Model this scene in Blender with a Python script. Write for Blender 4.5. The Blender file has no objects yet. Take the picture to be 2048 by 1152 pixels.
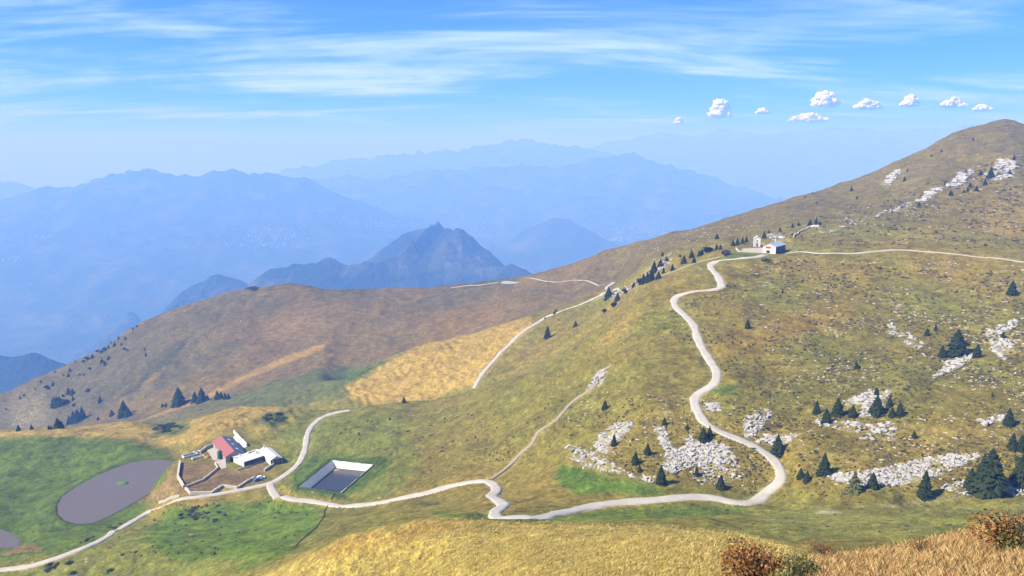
import bpy, bmesh, math, random
import numpy as np
from mathutils import Vector, Matrix

random.seed(7)
RNG = np.random.default_rng(7)
R = math.radians
scene = bpy.context.scene
col = scene.collection

# ------------------------------------------------------------------ camera
F = 1607.0                      # focal length in photograph pixels (2048 wide)
PITCH = R(9.7)
cam_d = bpy.data.cameras.new('camera')
cam_d.sensor_width = 36.0
cam_d.lens = 36.0 * F / 2048.0
cam_d.clip_start = 0.5
cam_d.clip_end = 120000.0
cam = bpy.data.objects.new('camera', cam_d)
col.objects.link(cam)
cam.location = (0, 0, 0)
cam.rotation_euler = (R(90) - PITCH, 0, 0)
scene.camera = cam

# ------------------------------------------------------------------ sky and sun
SUN_DIR = Vector((-0.88, -0.34, 0.0)).normalized()
SUN_EL = R(43)
world = bpy.data.worlds.new('World')
scene.world = world
world.use_nodes = True
wn, wl = world.node_tree.nodes, world.node_tree.links
for n in list(wn): wn.remove(n)
def N(nodes, t, **kw):
    n = nodes.new(t)
    for k, v in kw.items(): setattr(n, k, v)
    return n
out = N(wn, 'ShaderNodeOutputWorld')
bg = N(wn, 'ShaderNodeBackground'); bg.inputs['Strength'].default_value = 0.088
sky = N(wn, 'ShaderNodeTexSky', sky_type='NISHITA', sun_disc=False)
sky.sun_elevation = SUN_EL
sky.sun_rotation = math.atan2(SUN_DIR.x, SUN_DIR.y)
sky.altitude = 1800.0; sky.air_density = 1.0; sky.dust_density = 0.6; sky.ozone_density = 2.0
# thin cirrus on a high flat layer: direction projected on a plane overhead
tc = N(wn, 'ShaderNodeTexCoord')
sep = N(wn, 'ShaderNodeSeparateXYZ'); wl.new(tc.outputs['Generated'], sep.inputs[0])
zc = N(wn, 'ShaderNodeMath', operation='MAXIMUM'); wl.new(sep.outputs['Z'], zc.inputs[0]); zc.inputs[1].default_value = 0.0
za = N(wn, 'ShaderNodeMath', operation='ADD'); wl.new(zc.outputs[0], za.inputs[0]); za.inputs[1].default_value = 0.12
dx = N(wn, 'ShaderNodeMath', operation='DIVIDE'); wl.new(sep.outputs['X'], dx.inputs[0]); wl.new(za.outputs[0], dx.inputs[1])
dy = N(wn, 'ShaderNodeMath', operation='DIVIDE'); wl.new(sep.outputs['Y'], dy.inputs[0]); wl.new(za.outputs[0], dy.inputs[1])
cxyz = N(wn, 'ShaderNodeCombineXYZ'); wl.new(dx.outputs[0], cxyz.inputs[0]); wl.new(dy.outputs[0], cxyz.inputs[1])
mp = N(wn, 'ShaderNodeMapping'); wl.new(cxyz.outputs[0], mp.inputs['Vector'])
mp.inputs['Location'].default_value = (2.4, 3.1, 0); mp.inputs['Rotation'].default_value = (0, 0, R(-10)); mp.inputs['Scale'].default_value = (0.40, 0.80, 1)
n1 = N(wn, 'ShaderNodeTexNoise'); wl.new(mp.outputs[0], n1.inputs['Vector'])
n1.inputs['Scale'].default_value = 1.15; n1.inputs['Detail'].default_value = 9; n1.inputs['Roughness'].default_value = 0.6; n1.inputs['Distortion'].default_value = 0.7
mp2 = N(wn, 'ShaderNodeMapping'); wl.new(cxyz.outputs[0], mp2.inputs['Vector'])
mp2.inputs['Location'].default_value = (3.1, 2.5, 0); mp2.inputs['Rotation'].default_value = (0, 0, R(-20)); mp2.inputs['Scale'].default_value = (0.5, 2.6, 1)
n2 = N(wn, 'ShaderNodeTexNoise'); wl.new(mp2.outputs[0], n2.inputs['Vector'])
n2.inputs['Scale'].default_value = 1.6; n2.inputs['Detail'].default_value = 7; n2.inputs['Roughness'].default_value = 0.6; n2.inputs['Distortion'].default_value = 1.0
mixn = N(wn, 'ShaderNodeMath', operation='MULTIPLY_ADD'); wl.new(n2.outputs['Fac'], mixn.inputs[0]); mixn.inputs[1].default_value = 0.35; wl.new(n1.outputs['Fac'], mixn.inputs[2])
cr = N(wn, 'ShaderNodeMapRange', interpolation_type='SMOOTHSTEP'); wl.new(mixn.outputs[0], cr.inputs['Value'])
cr.inputs['From Min'].default_value = 0.60; cr.inputs['From Max'].default_value = 0.94; cr.inputs['To Max'].default_value = 0.78
hz = N(wn, 'ShaderNodeMapRange', interpolation_type='SMOOTHSTEP'); wl.new(sep.outputs['Z'], hz.inputs['Value']); hz.inputs['From Min'].default_value = 0.0; hz.inputs['From Max'].default_value = 0.04
cov = N(wn, 'ShaderNodeMath', operation='MULTIPLY'); wl.new(cr.outputs[0], cov.inputs[0]); wl.new(hz.outputs[0], cov.inputs[1])
mixc = N(wn, 'ShaderNodeMixRGB'); wl.new(cov.outputs[0], mixc.inputs['Fac']); tint = N(wn, 'ShaderNodeMixRGB', blend_type='MULTIPLY'); tint.inputs['Fac'].default_value = 1; tint.inputs['Color2'].default_value = (0.14, 0.42, 1.0, 1); wl.new(sky.outputs[0], tint.inputs['Color1']); wl.new(tint.outputs[0], mixc.inputs['Color1'])
mixc.inputs['Color2'].default_value = (5.0, 6.6, 7.6, 1)
wl.new(mixc.outputs[0], bg.inputs['Color']); wl.new(bg.outputs[0], out.inputs['Surface'])

sun_d = bpy.data.lights.new('sun', 'SUN'); sun_d.energy = 5.0; sun_d.angle = R(0.53); sun_d.color = (1.0, 0.95, 0.86)
sun = bpy.data.objects.new('sun', sun_d); col.objects.link(sun)
to_sun = Vector((SUN_DIR.x * math.cos(SUN_EL), SUN_DIR.y * math.cos(SUN_EL), math.sin(SUN_EL)))
sun.rotation_euler = to_sun.to_track_quat('Z', 'Y').to_euler()
sun.location = (-200, -100, 300)

vs = scene.view_settings
vs.view_transform = 'Standard'; vs.look = 'None'; vs.exposure = 1.1; vs.gamma = 1.0; vs.use_curve_mapping = False
scene.render.engine = 'CYCLES'
scene.cycles.use_denoising = True
scene.cycles.max_bounces = 5; scene.cycles.diffuse_bounces = 2; scene.cycles.glossy_bounces = 2
scene.cycles.volume_bounces = 1; scene.cycles.transparent_max_bounces = 4

# ------------------------------------------------------------------ helpers
def tag(o, label=None, cat=None, group=None, kind=None):
    if label: o['label'] = label
    if cat: o['category'] = cat
    if group: o['group'] = group
    if kind: o['kind'] = kind
    return o
def mesh_np(name, verts, faces, smooth=False):
    verts = np.ascontiguousarray(verts, dtype=np.float32); faces = np.ascontiguousarray(faces, dtype=np.int32)
    me = bpy.data.meshes.new(name); k = faces.shape[1]
    me.vertices.add(len(verts)); me.vertices.foreach_set('co', verts.ravel())
    me.loops.add(faces.size); me.loops.foreach_set('vertex_index', faces.ravel())
    me.polygons.add(len(faces)); me.polygons.foreach_set('loop_start', np.arange(0, faces.size, k, dtype=np.int32))
    me.polygons.foreach_set('use_smooth', np.full(len(faces), smooth, dtype=bool))
    me.update(calc_edges=True)
    return me
def obj(name, me, mat=None, parent=None, loc=None):
    o = bpy.data.objects.new(name, me); col.objects.link(o)
    if mat: me.materials.append(mat)
    if parent is not None: o.parent = parent
    if loc is not None: o.location = loc
    return o
def empty(name, loc=(0, 0, 0), rz=0.0):
    o = bpy.data.objects.new(name, None); col.objects.link(o); o.empty_display_size = 0.5
    o.location = loc; o.rotation_euler = (0, 0, rz); return o
def copy_tree(o, parent=None):
    c = o.copy(); col.objects.link(c); c.parent = parent
    for ch in o.children: copy_tree(ch, c)
    return c
class MB:
    def __init__(s): s.v = []; s.f = []
    def poly(s, pts):
        i = len(s.v); s.v += [tuple(p) for p in pts]; s.f.append(tuple(range(i, i + len(pts))))
    def hexa(s, b, t):            # two quads, bottom and top, same order
        i = len(s.v); s.v += [tuple(p) for p in b] + [tuple(p) for p in t]
        s.f += [(i+3, i+2, i+1, i), (i+4, i+5, i+6, i+7)] + [(i+k, i+(k+1) % 4, i+4+(k+1) % 4, i+4+k) for k in range(4)]
    def box(s, x0, x1, y0, y1, z0, z1):
        s.hexa([(x0, y0, z0), (x1, y0, z0), (x1, y1, z0), (x0, y1, z0)], [(x0, y0, z1), (x1, y0, z1), (x1, y1, z1), (x0, y1, z1)])
    def lathe(s, prof, n=12, c=(0, 0, 0), axis='z', sy=1.0):
        i = len(s.v)
        for r, h in prof:
            for k in range(n):
                a = 2*math.pi*k/n; p = (r*math.cos(a), r*math.sin(a)*sy, h)
                if axis == 'y': p = (p[0], p[2], p[1])
                if axis == 'x': p = (p[2], p[0], p[1])
                s.v.append((p[0]+c[0], p[1]+c[1], p[2]+c[2]))
        for j in range(len(prof)-1):
            for k in range(n): s.f.append((i+j*n+k, i+j*n+(k+1) % n, i+(j+1)*n+(k+1) % n, i+(j+1)*n+k))
        s.f.append(tuple(i+k for k in reversed(range(n)))); s.f.append(tuple(i+(len(prof)-1)*n+k for k in range(n)))
    def tube(s, pts, r, n=6):
        pts = [Vector(p) for p in pts]; i = len(s.v)
        for j, p in enumerate(pts):
            t = (pts[min(j+1, len(pts)-1)] - pts[max(j-1, 0)]).normalized()
            a = t.cross(Vector((0, 0, 1)));  a = a.normalized() if a.length > 1e-3 else Vector((1, 0, 0)); b = t.cross(a)
            rr = r[j] if isinstance(r, (list, tuple)) else r
            for k in range(n):
                w = 2*math.pi*k/n; s.v.append(tuple(p + a*rr*math.cos(w) + b*rr*math.sin(w)))
        for j in range(len(pts)-1):
            for k in range(n): s.f.append((i+j*n+k, i+j*n+(k+1) % n, i+(j+1)*n+(k+1) % n, i+(j+1)*n+k))
        s.f.append(tuple(i+k for k in range(n))); s.f.append(tuple(i+(len(pts)-1)*n+k for k in reversed(range(n))))
    def mesh(s, name, smooth=False):
        me = bpy.data.meshes.new(name); me.from_pydata(s.v, [], s.f)
        if smooth: me.polygons.foreach_set('use_smooth', [True]*len(me.polygons))
        bm = bmesh.new(); bm.from_mesh(me); bmesh.ops.recalc_face_normals(bm, faces=bm.faces); bm.to_mesh(me); bm.free(); return me
    def build(s, name, mat, parent=None, smooth=False): return obj(name, s.mesh(name, smooth), mat, parent)

from mathutils import noise as mnoise
def qn(x, y, seed=0): return mnoise.fractal(Vector((x+seed*7.3, y-seed*3.1, seed)), 1.0, 2.0, 3)
def hash01(ix, iy, seed):
    h = (ix.astype(np.int64)*374761393 + iy.astype(np.int64)*668265263 + seed*1442695041) & 0x7fffffff
    h = ((h ^ (h >> 13)) * 1274126177) & 0x7fffffff
    return ((h ^ (h >> 16)) & 0xffff) / 65535.0
def vnoise(x, y, seed=0):
    ix = np.floor(x); iy = np.floor(y); fx = x-ix; fy = y-iy
    fx = fx*fx*fx*(fx*(fx*6-15)+10); fy = fy*fy*fy*(fy*(fy*6-15)+10)
    a = hash01(ix, iy, seed); b = hash01(ix+1, iy, seed); c = hash01(ix, iy+1, seed); d = hash01(ix+1, iy+1, seed)
    return (a*(1-fx)+b*fx)*(1-fy) + (c*(1-fx)+d*fx)*fy - 0.5
def fbm(x, y, o=4, seed=0, ridged=False):
    r = 0; a = 1.0
    for i in range(o):
        n = vnoise(x, y, seed+i*17)
        r = r + a*((0.5-np.abs(n)*2) if ridged else n*2); a *= 0.5
        x, y = (x*0.8-y*0.6)*2.03+11.3, (x*0.6+y*0.8)*2.03+5.7
    return r

SP, CP = math.sin(PITCH), math.cos(PITCH)
def unproj(u, v, y):              # picture position + forward distance -> world
    u = np.asarray(u, float); v = np.asarray(v, float); y = np.asarray(y, float)
    q = (576-v)/F; z = y*(q*CP-SP)/(CP+q*SP); d = y*CP-z*SP
    return (u-1024)/F*d, y, z
def proj(x, y, z):
    d = y*CP-z*SP; return 1024+F*x/d, 576-F*(y*SP+z*CP)/d
def ray(u, v): return Vector(((u-1024)/F, CP+(576-v)/F*SP, -SP+(576-v)/F*CP)).normalized()
def on_plane(u, v, z):
    d = ray(u, v); t = z/d.z; return Vector((d.x*t, d.y*t, z))
def pchip(xk, yk, x):
    xk = np.asarray(xk, float); yk = np.asarray(yk, float); h = np.diff(xk); dl = np.diff(yk)/h; m = np.zeros_like(yk)
    for i in range(1, len(xk)-1):
        if dl[i-1]*dl[i] > 0:
            w1 = 2*h[i]+h[i-1]; w2 = h[i]+2*h[i-1]; m[i] = (w1+w2)/(w1/dl[i-1]+w2/dl[i])
    m[0] = dl[0]; m[-1] = dl[-1]
    x = np.clip(x, xk[0], xk[-1]); i = np.clip(np.searchsorted(xk, x)-1, 0, len(xk)-2); t = (x-xk[i])/h[i]
    return (1+2*t)*(1-t)**2*yk[i]+t*(1-t)**2*h[i]*m[i]+t*t*(3-2*t)*yk[i+1]+t*t*(t-1)*h[i]*m[i+1]

# ------------------------------------------------------------------ materials
def mat_new(name):
    m = bpy.data.materials.new(name); m.use_nodes = True; return m, m.node_tree.nodes, m.node_tree.links, m.node_tree.nodes['Principled BSDF']
def simple(name, c, rough=0.8, var=0.12, scale=3.0, bump=0.0, metal=0.0, c2=None, spec=0.3):
    m, n, l, b = mat_new(name)
    t = N(n, 'ShaderNodeTexCoord'); no = N(n, 'ShaderNodeTexNoise'); l.new(t.outputs['Object'], no.inputs['Vector'])
    no.inputs['Scale'].default_value = scale; no.inputs['Detail'].default_value = 5
    mx = N(n, 'ShaderNodeMixRGB'); l.new(no.outputs['Fac'], mx.inputs['Fac'])
    c2 = c2 or tuple(x*(1+var) for x in c)
    mx.inputs['Color1'].default_value = tuple(x*(1-var) for x in c)+(1,); mx.inputs['Color2'].default_value = tuple(c2)+(1,)
    l.new(mx.outputs[0], b.inputs['Base Color']); b.inputs['Roughness'].default_value = rough; b.inputs['Metallic'].default_value = metal
    b.inputs['Specular IOR Level'].default_value = spec
    if bump:
        bp = N(n, 'ShaderNodeBump'); bp.inputs['Strength'].default_value = bump; l.new(no.outputs['Fac'], bp.inputs['Height']); l.new(bp.outputs[0], b.inputs['Normal'])
    return m
def attr_mat(name, attr='tint', rough=0.9, vlo=0.7, vhi=1.3, scale=2.0):
    m, n, l, b = mat_new(name)
    a = N(n, 'ShaderNodeAttribute', attribute_name=attr)
    l.new(a.outputs['Color'], b.inputs['Base Color']); b.inputs['Roughness'].default_value = rough; b.inputs['Specular IOR Level'].default_value = 0.15
    return m
M = {}
M['rock'] = simple('limestone', (0.318, 0.311, 0.296), 0.9, 0.28, 1.3, 0.4)
M['rubble'] = simple('weathered_limestone', (0.33, 0.30, 0.235), 0.9, 0.3, .35, 0.3)
M['road'] = simple('pale_gravel', (0.345, 0.325, 0.285), 0.95, 0.30, 0.28, 0.3)
M['trail'] = simple('trodden_earth', (0.259, 0.216, 0.144), 0.95, 0.2, 1.2)
M['needle'] = simple('spruce_needles', (0.012, 0.023, 0.007), 0.8, 0.4, 1.4, c2=(0.036, 0.052, 0.013), spec=.1)
M['needle_y'] = simple('yellow_green_needles', (0.048, 0.060, 0.014), 0.75, 0.4, 1.4, c2=(0.12, 0.125, 0.03))
M['bark'] = simple('bark', (0.070, 0.052, 0.038), 0.9, 0.3, 4.0)
M['rust'] = simple('rusty_leaves', (0.178, 0.072, 0.025), 0.7, 0.3, 3.0, c2=(0.30, 0.15, 0.04))
M['leaf'] = simple('dark_green_leaves', (0.036, 0.056, 0.016), 0.6, 0.3, 3.0, c2=(0.12, 0.14, 0.04))
M['brownbush'] = simple('bare_brown_twigs', (0.075, 0.049, 0.038), 0.9, 0.3, 2.0, c2=(0.16, 0.09, 0.06))
M['shrub'] = simple('juniper_green', (0.036, 0.060, 0.028), 0.85, 0.3, 1.5, c2=(0.07, 0.095, 0.035))
M['water'] = simple('muddy_water', (0.105, 0.090, 0.085), 0.45, 0.06, 0.05, spec=.15)
M['darkwater'] = simple('dark_still_water', (0.032, 0.033, 0.035), 0.22, 0.1, 0.05)
M['palewater'] = simple('pale_shallow_water', (0.294, 0.329, 0.350), 0.3, 0.05, 0.05)
M['liner'] = simple('white_liner', (0.624, 0.624, 0.608), 0.55, 0.06, 0.6)
M['white'] = simple('whitewash', (0.555, 0.547, 0.517), 0.85, 0.08, 0.7)
M['whitemetal'] = simple('white_sheet_roof', (0.608, 0.608, 0.593), 0.5, 0.05, 0.5)
M['greymetal'] = simple('grey_sheet_roof', (0.390, 0.413, 0.450), 0.38, 0.08, 0.5, metal=0.25)
M['redroof'] = simple('faded_red_roof', (0.245, 0.083, 0.076), 0.65, 0.14, 0.7)
M['stone'] = simple('dry_stone', (0.42, 0.395, 0.34), 0.95, 0.3, 1.6, 0.5)
M['concrete'] = simple('pale_concrete', (0.340, 0.306, 0.258), 0.9, 0.12, 0.5)
M['wallgrey'] = simple('grey_render', (0.260, 0.254, 0.240), 0.9, 0.15, 0.8)
M['wallshade'] = simple('painted_wall_shade', (0.059, 0.059, 0.070), 0.8, 0.25, 1.2)  # shade as a dark colour, for walls turned away from the sun
M['panelblue'] = simple('dark_blue_roof_panels', (0.035, 0.035, 0.06), 0.35, 0.2, 0.8)
M['dark'] = simple('dark_opening', (0.03, 0.03, 0.035), 0.5, 0.1, 1.0)
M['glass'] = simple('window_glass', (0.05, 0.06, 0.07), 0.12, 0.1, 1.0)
M['green'] = simple('green_tank', (0.022, 0.143, 0.083), 0.4, 0.1, 1.0)
M['red'] = simple('red_paint', (0.440, 0.040, 0.040), 0.6, 0.1, 1.0)
M['blue'] = simple('blue_car_paint', (0.05, 0.12, 0.36), 0.3, 0.05, 1.0)
M['carwhite'] = simple('white_car_paint', (0.75, 0.75, 0.75), 0.3, 0.03, 1.0)
M['tyre'] = simple('tyre_rubber', (0.02, 0.02, 0.02), 0.8, 0.1, 1.0)
M['hose'] = simple('black_pipe', (0.02, 0.022, 0.02), 0.6, 0.1, 1.0)
M['wood'] = simple('grey_wood', (0.175, 0.140, 0.098), 0.9, 0.2, 2.0)
M['cowhide'] = simple('brown_and_white_hide', (0.16, 0.06, 0.03), 0.8, 0.1, 0.9, c2=(0.42, 0.34, 0.28))
M['straw'] = simple('orange_earth', (0.315, 0.182, 0.063), 0.95, 0.2, 1.0)
m, n, l, b = mat_new('cloud_white'); n.remove(b); df = N(n, 'ShaderNodeBsdfDiffuse'); tl = N(n, 'ShaderNodeBsdfTranslucent'); ms = N(n, 'ShaderNodeMixShader'); ms.inputs[0].default_value = .42
for q_ in (df, tl): q_.inputs['Color'].default_value = (.95, .95, .95, 1)
l.new(df.outputs[0], ms.inputs[1]); l.new(tl.outputs[0], ms.inputs[2]); l.new(ms.outputs[0], n['Material Output'].inputs['Surface']); M['cloud'] = m

# ------------------------------------------------------------------ the hillside: lines that follow its brows, hollows and crests
LN = [
 # nearest ground, below the frame
 [(-400,1260,226),(0,1260,212),(300,1260,186),(600,1260,148),(850,1260,90),(1100,1260,50),(1300,1260,36),(1500,1260,24),(1700,1260,17),(2048,1260,13),(2450,1260,11)],
 [(-400,1150,290),(0,1150,285),(300,1150,262),(480,1150,225),(600,1150,185),(850,1150,130),(1100,1150,75),(1300,1150,52),(1500,1150,33),(1700,1150,24),(2048,1150,18),(2450,1150,15)],
 # brow of the golden spur and of the near dry-grass slope
 [(-400,1120,305),(0,1115,300),(300,1105,285),(480,1120,250),(600,1105,215),(700,1078,190),(800,1052,178),(900,1037,172),(1000,1042,165),(1150,1043,150),(1300,1048,130),(1450,1065,95),(1560,1085,65),(1640,1110,42),(1750,1098,36),(1900,1068,34),(2048,1030,32),(2450,960,30)],
 [(-400,1105,318),(0,1100,312),(300,1085,300),(480,1095,268),(600,1088,240),(700,1077,202),(800,1053,192),(900,1040,187),(1000,1046,181),(1150,1047,168),(1300,1052,150),(1450,1068,120),(1560,1092,95),(1640,1122,75),(1750,1125,80),(1900,1110,88),(2048,1085,92),(2450,1020,90)],
 [(-400,1090,335),(0,1090,330),(300,1065,320),(480,1065,300),(600,1055,278),(700,1050,250),(800,1036,232),(900,1028,222),(1000,1038,208),(1150,1040,198),(1300,1042,188),(1450,1056,172),(1560,1060,168),(1640,1062,168),(1750,1058,170),(1900,1046,177),(2048,1022,187),(2450,960,200)],
 # floor of the hollow with the track
 [(-400,1060,352),(0,1055,352),(150,1048,360),(300,1020,372),(450,1000,368),(545,990,360),(650,1002,330),(750,1008,305),(850,995,290),(1000,1000,252),(1150,1005,238),(1300,1003,232),(1450,998,240),(1520,1000,243),(1640,1010,230),(1750,1012,222),(1900,1000,225),(2048,985,228),(2450,930,235)],
 [(-400,960,440),(0,950,440),(150,935,445),(300,920,440),(450,930,405),(545,930,398),(650,925,395),(750,920,372),(850,915,350),(1000,900,325),(1150,900,285),(1300,895,268),(1450,890,268),(1560,915,262),(1640,925,252),(1750,930,245),(1900,915,244),(2048,900,243),(2450,860,250)],
 [(-400,885,495),(0,873,495),(100,868,495),(250,876,490),(330,900,462),(420,880,447),(560,872,430),(700,850,430),(850,830,432),(1000,810,385),(1150,790,345),(1300,780,310),(1450,780,306),(1560,810,297),(1640,820,290),(1750,830,280),(1900,820,276),(2048,810,275),(2450,780,290)],
 [(-400,882,540),(0,863,535),(130,857,535),(260,845,530),(330,858,520),(400,835,515),(480,818,500),(560,815,490),(640,822,480),(720,816,470),(850,803,468),(945,778,450),(1060,742,430),(1150,700,412),(1300,650,380),(1450,650,371),(1560,660,366),(1750,670,360),(1900,665,355),(2048,655,350),(2450,640,350)],
 [(-400,925,680),(0,892,690),(260,872,690),(330,868,670),(400,845,650),(480,830,620),(560,828,590),(640,830,560),(720,822,540),(850,812,530),(945,783,505),(1060,745,480),(1150,698,450),(1300,600,428),(1450,590,412),(1560,590,412),(1750,590,412),(1900,580,410),(2048,575,405),(2450,560,410)],
 [(-400,935,780),(0,885,790),(200,858,760),(350,830,715),(450,815,680),(560,807,635),(640,803,595),(690,800,560),(850,755,575),(1050,700,545),(1180,650,520),(1240,620,500),(1300,560,475),(1450,535,455),(1560,535,452),(1750,540,445),(2048,548,425),(2450,550,420)],
 # ochre ridge crest, tree line and terrace of the refuge
 [(-400,940,880),(0,866,870),(200,840,830),(350,808,770),(450,797,730),(560,785,680),(640,772,640),(690,765,610),(760,730,630),(850,691,640),(950,667,640),(1050,640,640),(1180,592,640),(1240,568,630),(1300,537,540),(1400,513,505),(1500,503,490),(1560,505,480),(1700,503,478),(1800,500,470),(2048,525,440),(2450,540,430)],
 [(-400,938,900),(0,850,895),(200,800,880),(350,760,850),(450,745,830),(560,742,790),(640,740,760),(690,775,720),(760,742,740),(850,704,760),(950,680,755),(1050,652,740),(1180,602,720),(1240,575,690),(1300,522,610),(1400,492,585),(1500,477,575),(1560,470,570),(1750,450,580),(2048,450,560),(2450,430,550)],
 [(-400,935,920),(0,825,920),(200,755,920),(350,705,905),(450,690,890),(560,685,870),(640,680,850),(690,690,835),(850,650,850),(950,633,850),(1050,610,840),(1180,575,810),(1240,556,790),(1300,507,690),(1400,473,680),(1500,450,680),(1560,435,680),(1750,400,690),(1900,372,680),(2048,372,640),(2450,340,620)],
 # skyline
 [(-400,928,945),(0,795,950),(100,752,965),(200,700,985),(300,640,1005),(400,600,1015),(500,578,1020),(600,573,1015),(660,578,1010),(760,579,1005),(850,577,1000),(950,568,985),(1010,563,970),(1080,550,930),(1150,525,900),(1250,490,880),(1380,458,860),(1500,425,850),(1600,392,850),(1700,362,860),(1800,318,870),(1900,270,880),(1960,248,890),(2000,240,895),(2040,246,900),(2150,285,920),(2450,330,950)],
]
NU, RPL = 900, 50                  # columns, rows between lines
UU = np.linspace(-400, 2450, NU)
KV = []; KY = []
for L in LN:
    a = np.array(L, float); KV.append(pchip(a[:, 0], a[:, 1], UU)); KY.append(np.log(pchip(a[:, 0], a[:, 2], UU)))
KV = np.array(KV); KY = np.array(KY)
KX, KYY, KZ = unproj(UU[None, :], KV, np.exp(KY))
# lines under the camera and behind the skyline, in world terms
def addline(pos, x, y, z):
    global KX, KYY, KZ
    if pos == 0: KX = np.vstack([x, KX]); KYY = np.vstack([y, KYY]); KZ = np.vstack([z, KZ])
    else: KX = np.vstack([KX, x]); KYY = np.vstack([KYY, y]); KZ = np.vstack([KZ, z])
az = KX[0]/KYY[0]
y0 = np.full(NU, 1.2); addline(0, az*y0*3, -0.5+0*y0, np.full(NU, -2.4))
for dy_, dz_ in ((45, -12), (220, -150), (900, -620), (2200, -1330)):
    cx, cy, cz = KX[15], KYY[15], KZ[15]
    addline(1, cx*(1+dy_/cy), cy+dy_, np.minimum(cz+dz_, cz-5) if dy_ < 2000 else np.full(NU, -1340.0))
nl = len(KX); tk = np.arange(nl); rows = []
for i in range(nl-1):
    n_ = RPL if 1 <= i <= 15 else 26
    if i == 0: n_ = 40
    rows.append(i+np.arange(n_)/n_)
TT = np.concatenate(rows+[np.array([nl-1.0])]); NT = len(TT)
def loft(K):
    G = np.empty((NT, NU))
    h = 1.0; dl = np.diff(K, axis=0); m = np.zeros_like(K)
    a, b = dl[:-1], dl[1:]; s = a*b > 0
    with np.errstate(divide='ignore', invalid='ignore'): hm = 2*a*b/(a+b)
    m[1:-1] = np.where(s, hm, 0); m[0] = dl[0]; m[-1] = dl[-1]
    i = np.clip(np.floor(TT).astype(int), 0, nl-2); t = (TT-i)[:, None]
    return (1+2*t)*(1-t)**2*K[i]+t*(1-t)**2*m[i]+t*t*(3-2*t)*K[i+1]+t*t*(t-1)*m[i+1]
GX = loft(KX/np.maximum(KYY, 0.5)); GY = loft(KYY); GZ = loft(KZ)
# light smoothing of the lofted heights along and across the lines
def blur(A, k, ax):
    w = np.exp(-0.5*(np.arange(-k, k+1)/(k/2.0))**2); w /= w.sum(); P = np.pad(A, [(k, k) if a == ax else (0, 0) for a in (0, 1)], mode='edge'); o = 0
    for j in range(2*k+1): o = o+w[j]*(P[j:j+A.shape[0]] if ax == 0 else P[:, j:j+A.shape[1]])
    return o
for A in (GX, GY, GZ): A[:] = blur(blur(A, 7, 0), 7, 1)
GX = GX*np.maximum(GY, 0.5)
GXf, GYf = GX.ravel(), GY.ravel()
far = np.clip((GYf-15)/120, 0, 1); vfar = np.clip((GYf-1000)/400, 0, 1)
amp = (0.25+1.0*far)
dz = amp*(1.5*fbm(GXf/48, GYf/48, 3, 3)+0.45*fbm(GXf/11, GYf/11, 3, 5)+0.14*fbm(GXf/2.6, GYf/2.6, 2, 9))
gul = np.clip((GYf-620)/150, 0, 1)*(GXf < 150)
dz += gul*2.6*fbm(GXf/90+0.3*GYf/90, GYf/260, 3, 21, True)*(1-vfar)
up = np.clip((GYf-480)/150, 0, 1)*(GXf > 150)
dz += up*2.4*fbm(GXf/60-GYf/200, GYf/150, 3, 31, True)*(1-vfar)
tm = np.clip(1-np.abs(GYf-590)/95, 0, 1)*np.clip((GXf+200)/30, 0, 1)*np.clip((20-GXf)/40, 0, 1)+np.clip(1-np.abs(GYf-470)/40, 0, 1)*np.clip((GXf+185)/20, 0, 1)*np.clip((-120-GXf)/20, 0, 1)
dz += np.clip(tm*2, 0, 1)*0.60*np.sin((GXf*.92+GYf*.40)/1.1+2.6*fbm(GXf/16, GYf/16, 2, 13))*np.clip(.6+fbm(GXf/22, GYf/22, 2, 14), 0, 1)
dz += vfar*40*fbm(GXf/300, GYf/300, 4, 41)
GZf = GZ.ravel()+dz
GZf = np.where(GYf < 2500, GZf, GZf)
TV = np.stack([GXf, GYf, GZf], 1)
ii = (np.arange(NT-1)[:, None]*NU+np.arange(NU-1)[None, :]).ravel()
TF = np.stack([ii, ii+1, ii+NU+1, ii+NU], 1)
ground_me = mesh_np('hillside', TV, TF, True)
ground = obj('hillside', ground_me); tag(ground, kind='structure')
bpy.context.view_layer.update()
def at(u, v, lift=0.0):
    ok, p, n, _ = ground.ray_cast(Vector((0, 0, 0)), ray(u, v), distance=6000)
    return Vector((p.x, p.y, p.z+lift)) if ok else None
def drop(x, y, default=0.0):
    ok, p, n, _ = ground.ray_cast(Vector((x, y, 500)), Vector((0, 0, -1)), distance=5000)
    return p.z if ok else default
def smooth_line(pts, step):
    pts = [Vector(p) for p in pts if p is not None]
    P = np.array([list(p) for p in pts]); d = np.r_[0, np.cumsum(np.linalg.norm(np.diff(P[:, :2], axis=0), axis=1))]
    keep = np.r_[True, np.diff(d) > 0.05]; P = P[keep]; d = d[keep]
    s = np.arange(0, d[-1], step)
    Q = np.stack([pchip(d, P[:, k], s) for k in range(3)], 1)
    for _ in range(3): Q[1:-1] = 0.25*Q[:-2]+0.5*Q[1:-1]+0.25*Q[2:]
    return Q

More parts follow.
